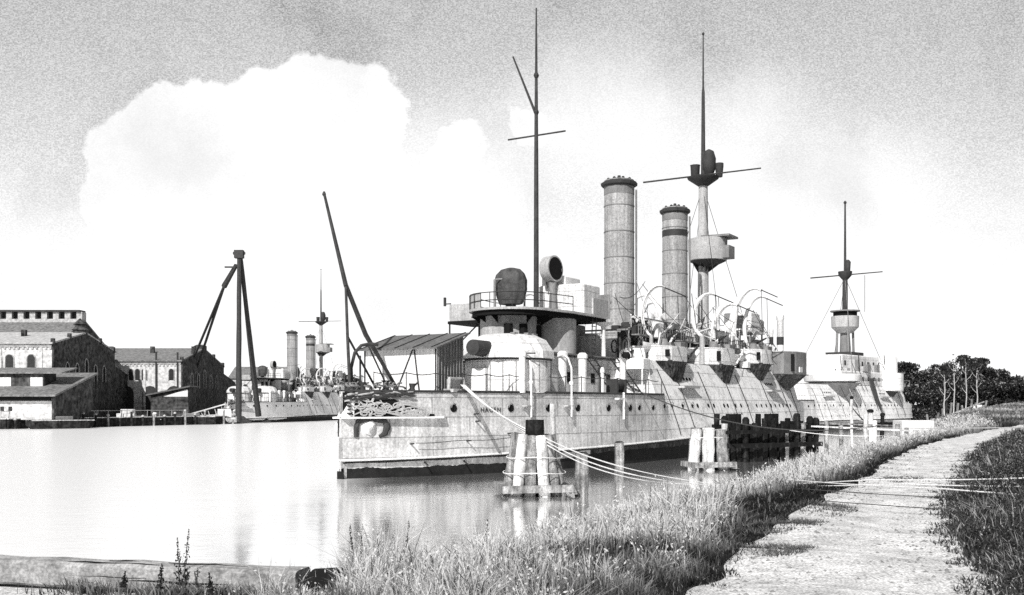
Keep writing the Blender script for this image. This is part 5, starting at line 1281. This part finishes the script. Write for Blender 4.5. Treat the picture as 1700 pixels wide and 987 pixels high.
# quay front
qa, qb = Vector((-79.7, 161.6, 0)), Vector((-56.2, 208.4, 0)); qd = (qb-qa).normalized()
qw = empty('quay_wall', qa, 0, 'dark timber quay front along the far bank', 'quay')
MB().beam(Vector((-180, -11, .35)), Vector((0, 0, .35)), .5, 2.4).build('wall', 'quay', qw)
MB().beam(Vector((0, 0, .35)), qb-qa+Vector((0, 0, .35)), .5, 2.4).build('wall', 'quay', qw)
MB().beam(Vector((-180, -11, 1.62)), Vector((0, 0, 1.62)), .7, .14).build('coping', 'pilepale', qw)
MB().beam(Vector((0, 0, 1.62)), qb-qa+Vector((0, 0, 1.62)), .7, .14).build('coping', 'pilepale', qw)
rr = random.Random(31)
for i in range(20):
    p = qa.lerp(qb, (i+.5)/20)
    r = empty('fender_pile', (p.x+.5, p.y-.7, 0), 0, 'dark fender pile standing along the far quay front', 'pile', 'fender piles along the far quay')
    h = rr.uniform(1.6, 2.9); MB().tube([(0, 0, -1), (0, 0, h)], [.22, .2], 7).build('shaft', 'quay' if rr.random() < .6 else 'pile', r); MB().lathe(0, 0, [(.26, h-.2), (.26, h), (.1, h+.15)], 7).build('cap', 'slatepale', r)
qr = empty('quay_railing', qa, 0, 'pale post and wire railing on the far quay by the sheds', 'railing')
m = MB()
for i in range(14): p = (qb-qa)*(i/13)*.75; m.cyl((p.x-1.2, p.y+.5, 1.5), (p.x-1.2, p.y+.5, 2.9), .07, n=4)
m.tube([(-1.2, .5, 2.8), ((qb-qa).x*.75-1.2, (qb-qa).y*.75+.5, 2.8)], .05, 4); m.build('posts_and_wire', 'slatepale', qr)
# stacked goods on the quay
rr = random.Random(8)
kinds = ['squat pale barrel stack', 'dark crate heap', 'low pale timber pile', 'dark coal heap']
for i, (x, Y, w, h, lb) in enumerate(((20, 164, 3.5, 1.8, 'pale heaped sacks on the quay before the low shed'), (108, 172, 4, 2.0, 'dark stacked crates at the corner of the low shed'), (150, 178, 3.0, 1.5, 'grey stacked crates past the low shed'), (205, 190, 3.5, 1.6, 'pale stacked planks on the quay before the black gable'), (230, 196, 3, 2.1, 'tallest crate stack at the foot of the middle hall'), (285, 205, 3, 1.5, 'low crates beside the lean-to store'))):
    b = at(x, HY, Y+3); r = empty('goods_stack', (b.x, b.y, 1.45), 0, lb, 'stack of goods', 'goods on the far quay')
    for k in range(5):
        a = rr.uniform(-w/2, w/2-.9); z = h*.5 if k > 2 else 0
        MB().bbox(a*(.6 if z else 1), a*(.6 if z else 1)+1.3, rr.uniform(0, .4), 1.5, z, z+h*.48, .08).build('crate', ('pilepale', 'quay', 'mid', 'pilepale', 'quay', 'mid')[i], r)
# mooring post, pale
for x, Y, lb in ((258, 197, 'white painted bollard at the water edge before the middle hall'),):
    p = at(x, HY, Y); r = empty('bollard', (p.x+.3, p.y-1.2, 0), 0, lb, 'bollard')
    MB().lathe(0, 0, [(.45, -.5), (.36, 2.0)], 8).build('shaft', 'board', r); MB().lathe(0, 0, [(.45, 2.0), (.45, 2.2), (.25, 2.4)], 8).build('cap', 'white', r)

# scows and boats at the quay
def scow(x, Y, ln, hgt, mt, label, rz):
    p = at(x, HY, Y); r = empty('harbour_barge', (p.x, p.y, 0), rz, label, 'barge', 'barges at the far quay')
    sec = lambda s, w, z0: [(s, -w, z0), (s, w, z0), (s, w*1.05, hgt), (s, -w*1.05, hgt)]
    m = MB(); m.rings([sec(-ln/2, 1.0, .5), sec(-ln/2+1.5, 1.8, -.4), sec(ln/2-1.5, 1.8, -.4), sec(ln/2, 1.0, .6)]); m.build('barge_hull', mt, r)
    m = MB()
    for sd in (1, -1): m.beam((-ln/2+.2, sd*1.8, hgt+.05), (ln/2-.2, sd*1.8, hgt+.05), .15, .12)
    m.build('gunwale', 'pilepale', r); m = MB(); m.bbox(-ln/6, ln/6, -1.2, 1.2, hgt, hgt+.7, .1); m.build('hold_cover', 'mid', r)
scow(318, 199, 9, 1.5, 'quay', 'black open barge lying left of the far warship bow', R(20))
scow(230, 190, 8, 1.1, 'quay', 'low black barge lying off the middle hall', R(25))
scow(100, 165.5, 10, 1.3, 'quay', 'black pontoon barge before the low shed', R(40))
# white steam launch with slanting roof
p = at(362, HY, 205); r = empty('white_launch', (p.x, p.y+1, 0), R(25), 'white launch with a long slanting gangway and arched hood beside the far warship', 'boat')
m = MB(); xs_ = [-3.4, -2.8, -1.5, 0, 1.5, 2.8, 3.4]
m.rings([[(x, w*math.sin(a), 1.2-1.2*max(0, math.cos(a))+.06*x*x*.4) for a in [R(-90+20*i) for i in range(10)]] for x, w in zip(xs_, (.2, .8, 1.2, 1.3, 1.2, .8, .2))], cap=False, close=False); m.build('boat_hull', 'board', r)
m = MB(); m.rings([[(x, 1.0*math.cos(R(15*i)), 1.4+1.6*math.sin(R(15*i))) for i in range(13)] for x in (-.4, 2.2)], cap=False, close=False); m.build('hood', 'board', r)
MB().box(-3, 3, -1, 1, 1.0, 1.1).build('boat_deck', 'white', r)
gp = empty('gangway', (p.x-7, p.y-1, 1.4), R(25), 'long white trestle gangway slanting up to the launch', 'gangway')
MB().beam((0, 0, .1), (8.5, 0, 2.6), .5, .22).build('walkway', 'board', gp); MB().beam((0, 0, .1), (9, 0, .5), .25, .2).build('lower_chord', 'board', gp)
m = MB()
for k in range(1, 7): m.beam((k*1.35, 0, .2+k*.05), (k*1.35-.4, 0, .1+k*.38), .1, .1)
m.build('lattice', 'board', gp)

# sheerlegs crane
ap = at(397, 424, 206); sh = empty('sheerlegs_crane', (ap.x, ap.y, 0), 0, 'tall black three legged sheerlegs crane rising over the far quay', 'crane')
rel = lambda x, y, Y: tuple(at(x, y, Y)-Vector((ap.x, ap.y, 0)))
wob(rel(396, 700, 208), rel(397, 424, 206), .62, .42, 5).build('leg', 'spar', sh)
wob(rel(429, 690, 216), rel(399, 424, 206.3), .62, .42, 6).build('leg', 'spar', sh)
m = MB(); a0, a1 = rel(392, 440, 206), rel(372, 475, 209)
m.tube([a0, a1], [.45, .62], 6)
for dx in (0, 9): m.tube([(a1[0]+dx*.0, a1[1], a1[2]), rel(314+dx*1.4, 612, 226)], [.3, .27], 5)
m.build('back_stay', 'spar', sh)
m = MB(); e = Vector(rel(397, 420, 206)); m.box(e.x-.9, e.x+.9, e.y-.6, e.y+.6, e.z-1.0, e.z+.6); m.cyl((e.x-1.2, e.y, e.z), (e.x+1.2, e.y, e.z), .3); m.build('crown_block', 'spar', sh)
m = MB(); q = Vector(rel(383, 443, 206)); m.beam(q-Vector((1.2, 0, 0)), q+Vector((1, 0, 0)), .3, .3); m.cyl((e.x+.3, e.y-.3, e.z), (e.x+.5, e.y-.3, e.z-8), .06); m.build('tackle', 'spar', sh)

# ------------------------------------------------------------------ sky
SUN_AZ = R(20); SUN_EL = R(40)
sv = Vector((-math.sin(SUN_AZ)*math.cos(SUN_EL), -math.cos(SUN_AZ)*math.cos(SUN_EL), math.sin(SUN_EL)))
w = bpy.data.worlds.new('World'); scene.world = w; w.use_nodes = True; nt = w.node_tree; L = nt.links
bg = nt.nodes['Background']; bg.inputs['Strength'].default_value = .1
sky = nd(nt, 'ShaderNodeTexSky', sky_type='NISHITA'); sky.sun_disc = False; sky.sun_elevation = SUN_EL; sky.sun_rotation = math.atan2(sv.x, sv.y) % (2*math.pi); sky.altitude = 0
bw = nd(nt, 'ShaderNodeRGBToBW'); L.new(sky.outputs[0], bw.inputs[0])
tc = nd(nt, 'ShaderNodeTexCoord'); sp = nd(nt, 'ShaderNodeSeparateXYZ'); L.new(tc.outputs['Generated'], sp.inputs[0])
def mt_(op, a, b=None, c=None, clamp=False):
    n = nd(nt, 'ShaderNodeMath', operation=op); n.use_clamp = clamp
    for i, v in enumerate((a, b, c)):
        if v is None: continue
        if isinstance(v, (int, float)): n.inputs[i].default_value = v
        else: L.new(v, n.inputs[i])
    return n.outputs[0]
yy_ = mt_('MAXIMUM', sp.outputs[1], .08)
u = mt_('DIVIDE', sp.outputs[0], yy_); v = mt_('DIVIDE', sp.outputs[2], yy_)
cb = nd(nt, 'ShaderNodeCombineXYZ'); L.new(u, cb.inputs[0]); L.new(v, cb.inputs[1])
nz = nd(nt, 'ShaderNodeTexNoise'); nz.inputs['Scale'].default_value = 16; nz.inputs['Detail'].default_value = 9; nz.inputs['Roughness'].default_value = .66; L.new(cb.outputs[0], nz.inputs['Vector'])
off = nd(nt, 'ShaderNodeVectorMath', operation='MULTIPLY_ADD'); L.new(nz.outputs['Color'], off.inputs[0]); off.inputs[1].default_value = (.055, .055, 0); off.inputs[2].default_value = (-.0275, -.0275, 0)
cv = nd(nt, 'ShaderNodeVectorMath', operation='ADD'); L.new(cb.outputs[0], cv.inputs[0]); L.new(off.outputs[0], cv.inputs[1])
def blobs(lst, sm):
    acc = None
    for x, y, r in lst:
        dn = nd(nt, 'ShaderNodeVectorMath', operation='DISTANCE'); L.new(cv.outputs[0], dn.inputs[0]); dn.inputs[1].default_value = ((x-CX)/F, (HY-y)/F, 0)
        q = mt_('SUBTRACT', r/F, dn.outputs['Value'])
        acc = q if acc is None else mt_('SMOOTH_MAX', acc, q, sm)
    return acc
hard = blobs([(185, 250, 42), (225, 225, 45), (280, 200, 55), (325, 175, 45), (370, 200, 60), (440, 170, 55), (500, 145, 55), (525, 118, 30), (560, 160, 60), (610, 170, 60), (635, 205, 45), (300, 300, 150), (450, 290, 160), (600, 300, 100), (190, 330, 60), (760, 250, 55), (880, 215, 42)], .01)
soft = blobs([(940, 220, 90), (1050, 220, 110), (820, 330, 110), (1200, 330, 140), (1400, 420, 200), (700, 400, 200), (1250, 200, 60)], .05)
def ramp(sock, a, b, lo, hi):
    r = nd(nt, 'ShaderNodeMapRange'); r.interpolation_type = 'SMOOTHSTEP'; r.inputs['From Min'].default_value = a; r.inputs['From Max'].default_value = b; r.inputs['To Min'].default_value = lo; r.inputs['To Max'].default_value = hi; L.new(sock, r.inputs['Value']); return r.outputs[0]
ch = ramp(hard, -.0025, .004, 0, 1); cs = ramp(soft, -.05, .05, 0, .9)
hz_ = ramp(v, .02, .33, 1, 0)                      # whitish haze towards the horizon
wide = ramp(v, .12, .42, 1, 0)
grain = nd(nt, 'ShaderNodeTexNoise'); grain.inputs['Scale'].default_value = 800; grain.inputs['Detail'].default_value = 2
L.new(cb.outputs[0], grain.inputs['Vector'])
snap = nd(nt, 'ShaderNodeVectorMath', operation='SNAP'); L.new(cb.outputs[0], snap.inputs[0]); snap.inputs[1].default_value = (.0013, .0008, 1)
wn = nd(nt, 'ShaderNodeTexWhiteNoise', noise_dimensions='2D'); L.new(snap.outputs[0], wn.inputs['Vector'])
gr = mt_('ADD', ramp(grain.outputs['Fac'], .3, .7, -.05, .05), mt_('MULTIPLY_ADD', wn.outputs['Value'], .22, -.11))
clear = mt_('ADD', mt_('MULTIPLY_ADD', wide, .36, .57), gr)     # front sky radiance, clear part
cm = mt_('MAXIMUM', ch, cs); cm = mt_('MAXIMUM', cm, ramp(v, .12, .26, 1, 0)); cm = mt_('MAXIMUM', cm, ramp(v, .46, .62, 0, 1))  # last term adds an unseen bright band above the frame to whiten water
front = mt_('MULTIPLY_ADD', mt_('SUBTRACT', mt_('MULTIPLY_ADD', ramp(v, .0, .36, 1, 0), .10, 1.03), clear), cm, clear)
# bright sky kept to the front, the rest dimmed to cut fill light
fm_ = ramp(sp.outputs[1], .05, .5, 0, 1)
lowm = ramp(sp.outputs[2], .92, .6, 0, 1)
msk = mt_('MULTIPLY', fm_, lowm)
base = mt_('MULTIPLY', bw.outputs[0], .55)
model = nd(nt, 'ShaderNodeTexNoise'); model.inputs['Scale'].default_value = 7; model.inputs['Detail'].default_value = 7; L.new(cv.outputs[0], model.inputs['Vector'])
front = mt_('SUBTRACT', front, mt_('MULTIPLY', ramp(model.outputs['Fac'], .48, .72, 0, .16), ramp(v, .02, .10, 0, 1)))
front = mt_('MULTIPLY_ADD', gr, .35, front)
fin = mt_('ADD', mt_('MULTIPLY', mt_('MULTIPLY', front, 10.0), msk), mt_('MULTIPLY', base, mt_('SUBTRACT', 1, msk)))
cc = nd(nt, 'ShaderNodeCombineColor')
for i in range(3): L.new(fin, cc.inputs[i])
L.new(cc.outputs[0], bg.inputs['Color'])

sl = bpy.data.lights.new('sun', 'SUN'); sl.energy = 5; sl.angle = R(.5); sl.color = (1, .985, .97)
so = bpy.data.objects.new('sun', sl); COL.objects.link(so); so.rotation_euler = (-sv).to_track_quat('-Z', 'Y').to_euler(); so.location = sv*50

cam = bpy.data.cameras.new('camera'); co = bpy.data.objects.new('camera', cam); COL.objects.link(co)
cam.sensor_width = 36; cam.lens = 36; cam.shift_y = (HY-987/2)/1700; cam.clip_end = 6000
co.location = (0, 0, H); co.rotation_euler = (R(90), 0, 0); scene.camera = co
scene.view_settings.view_transform = 'Standard'; scene.view_settings.look = 'None'; scene.view_settings.exposure = 0; scene.view_settings.gamma = 1
scene.cycles.use_denoising = False
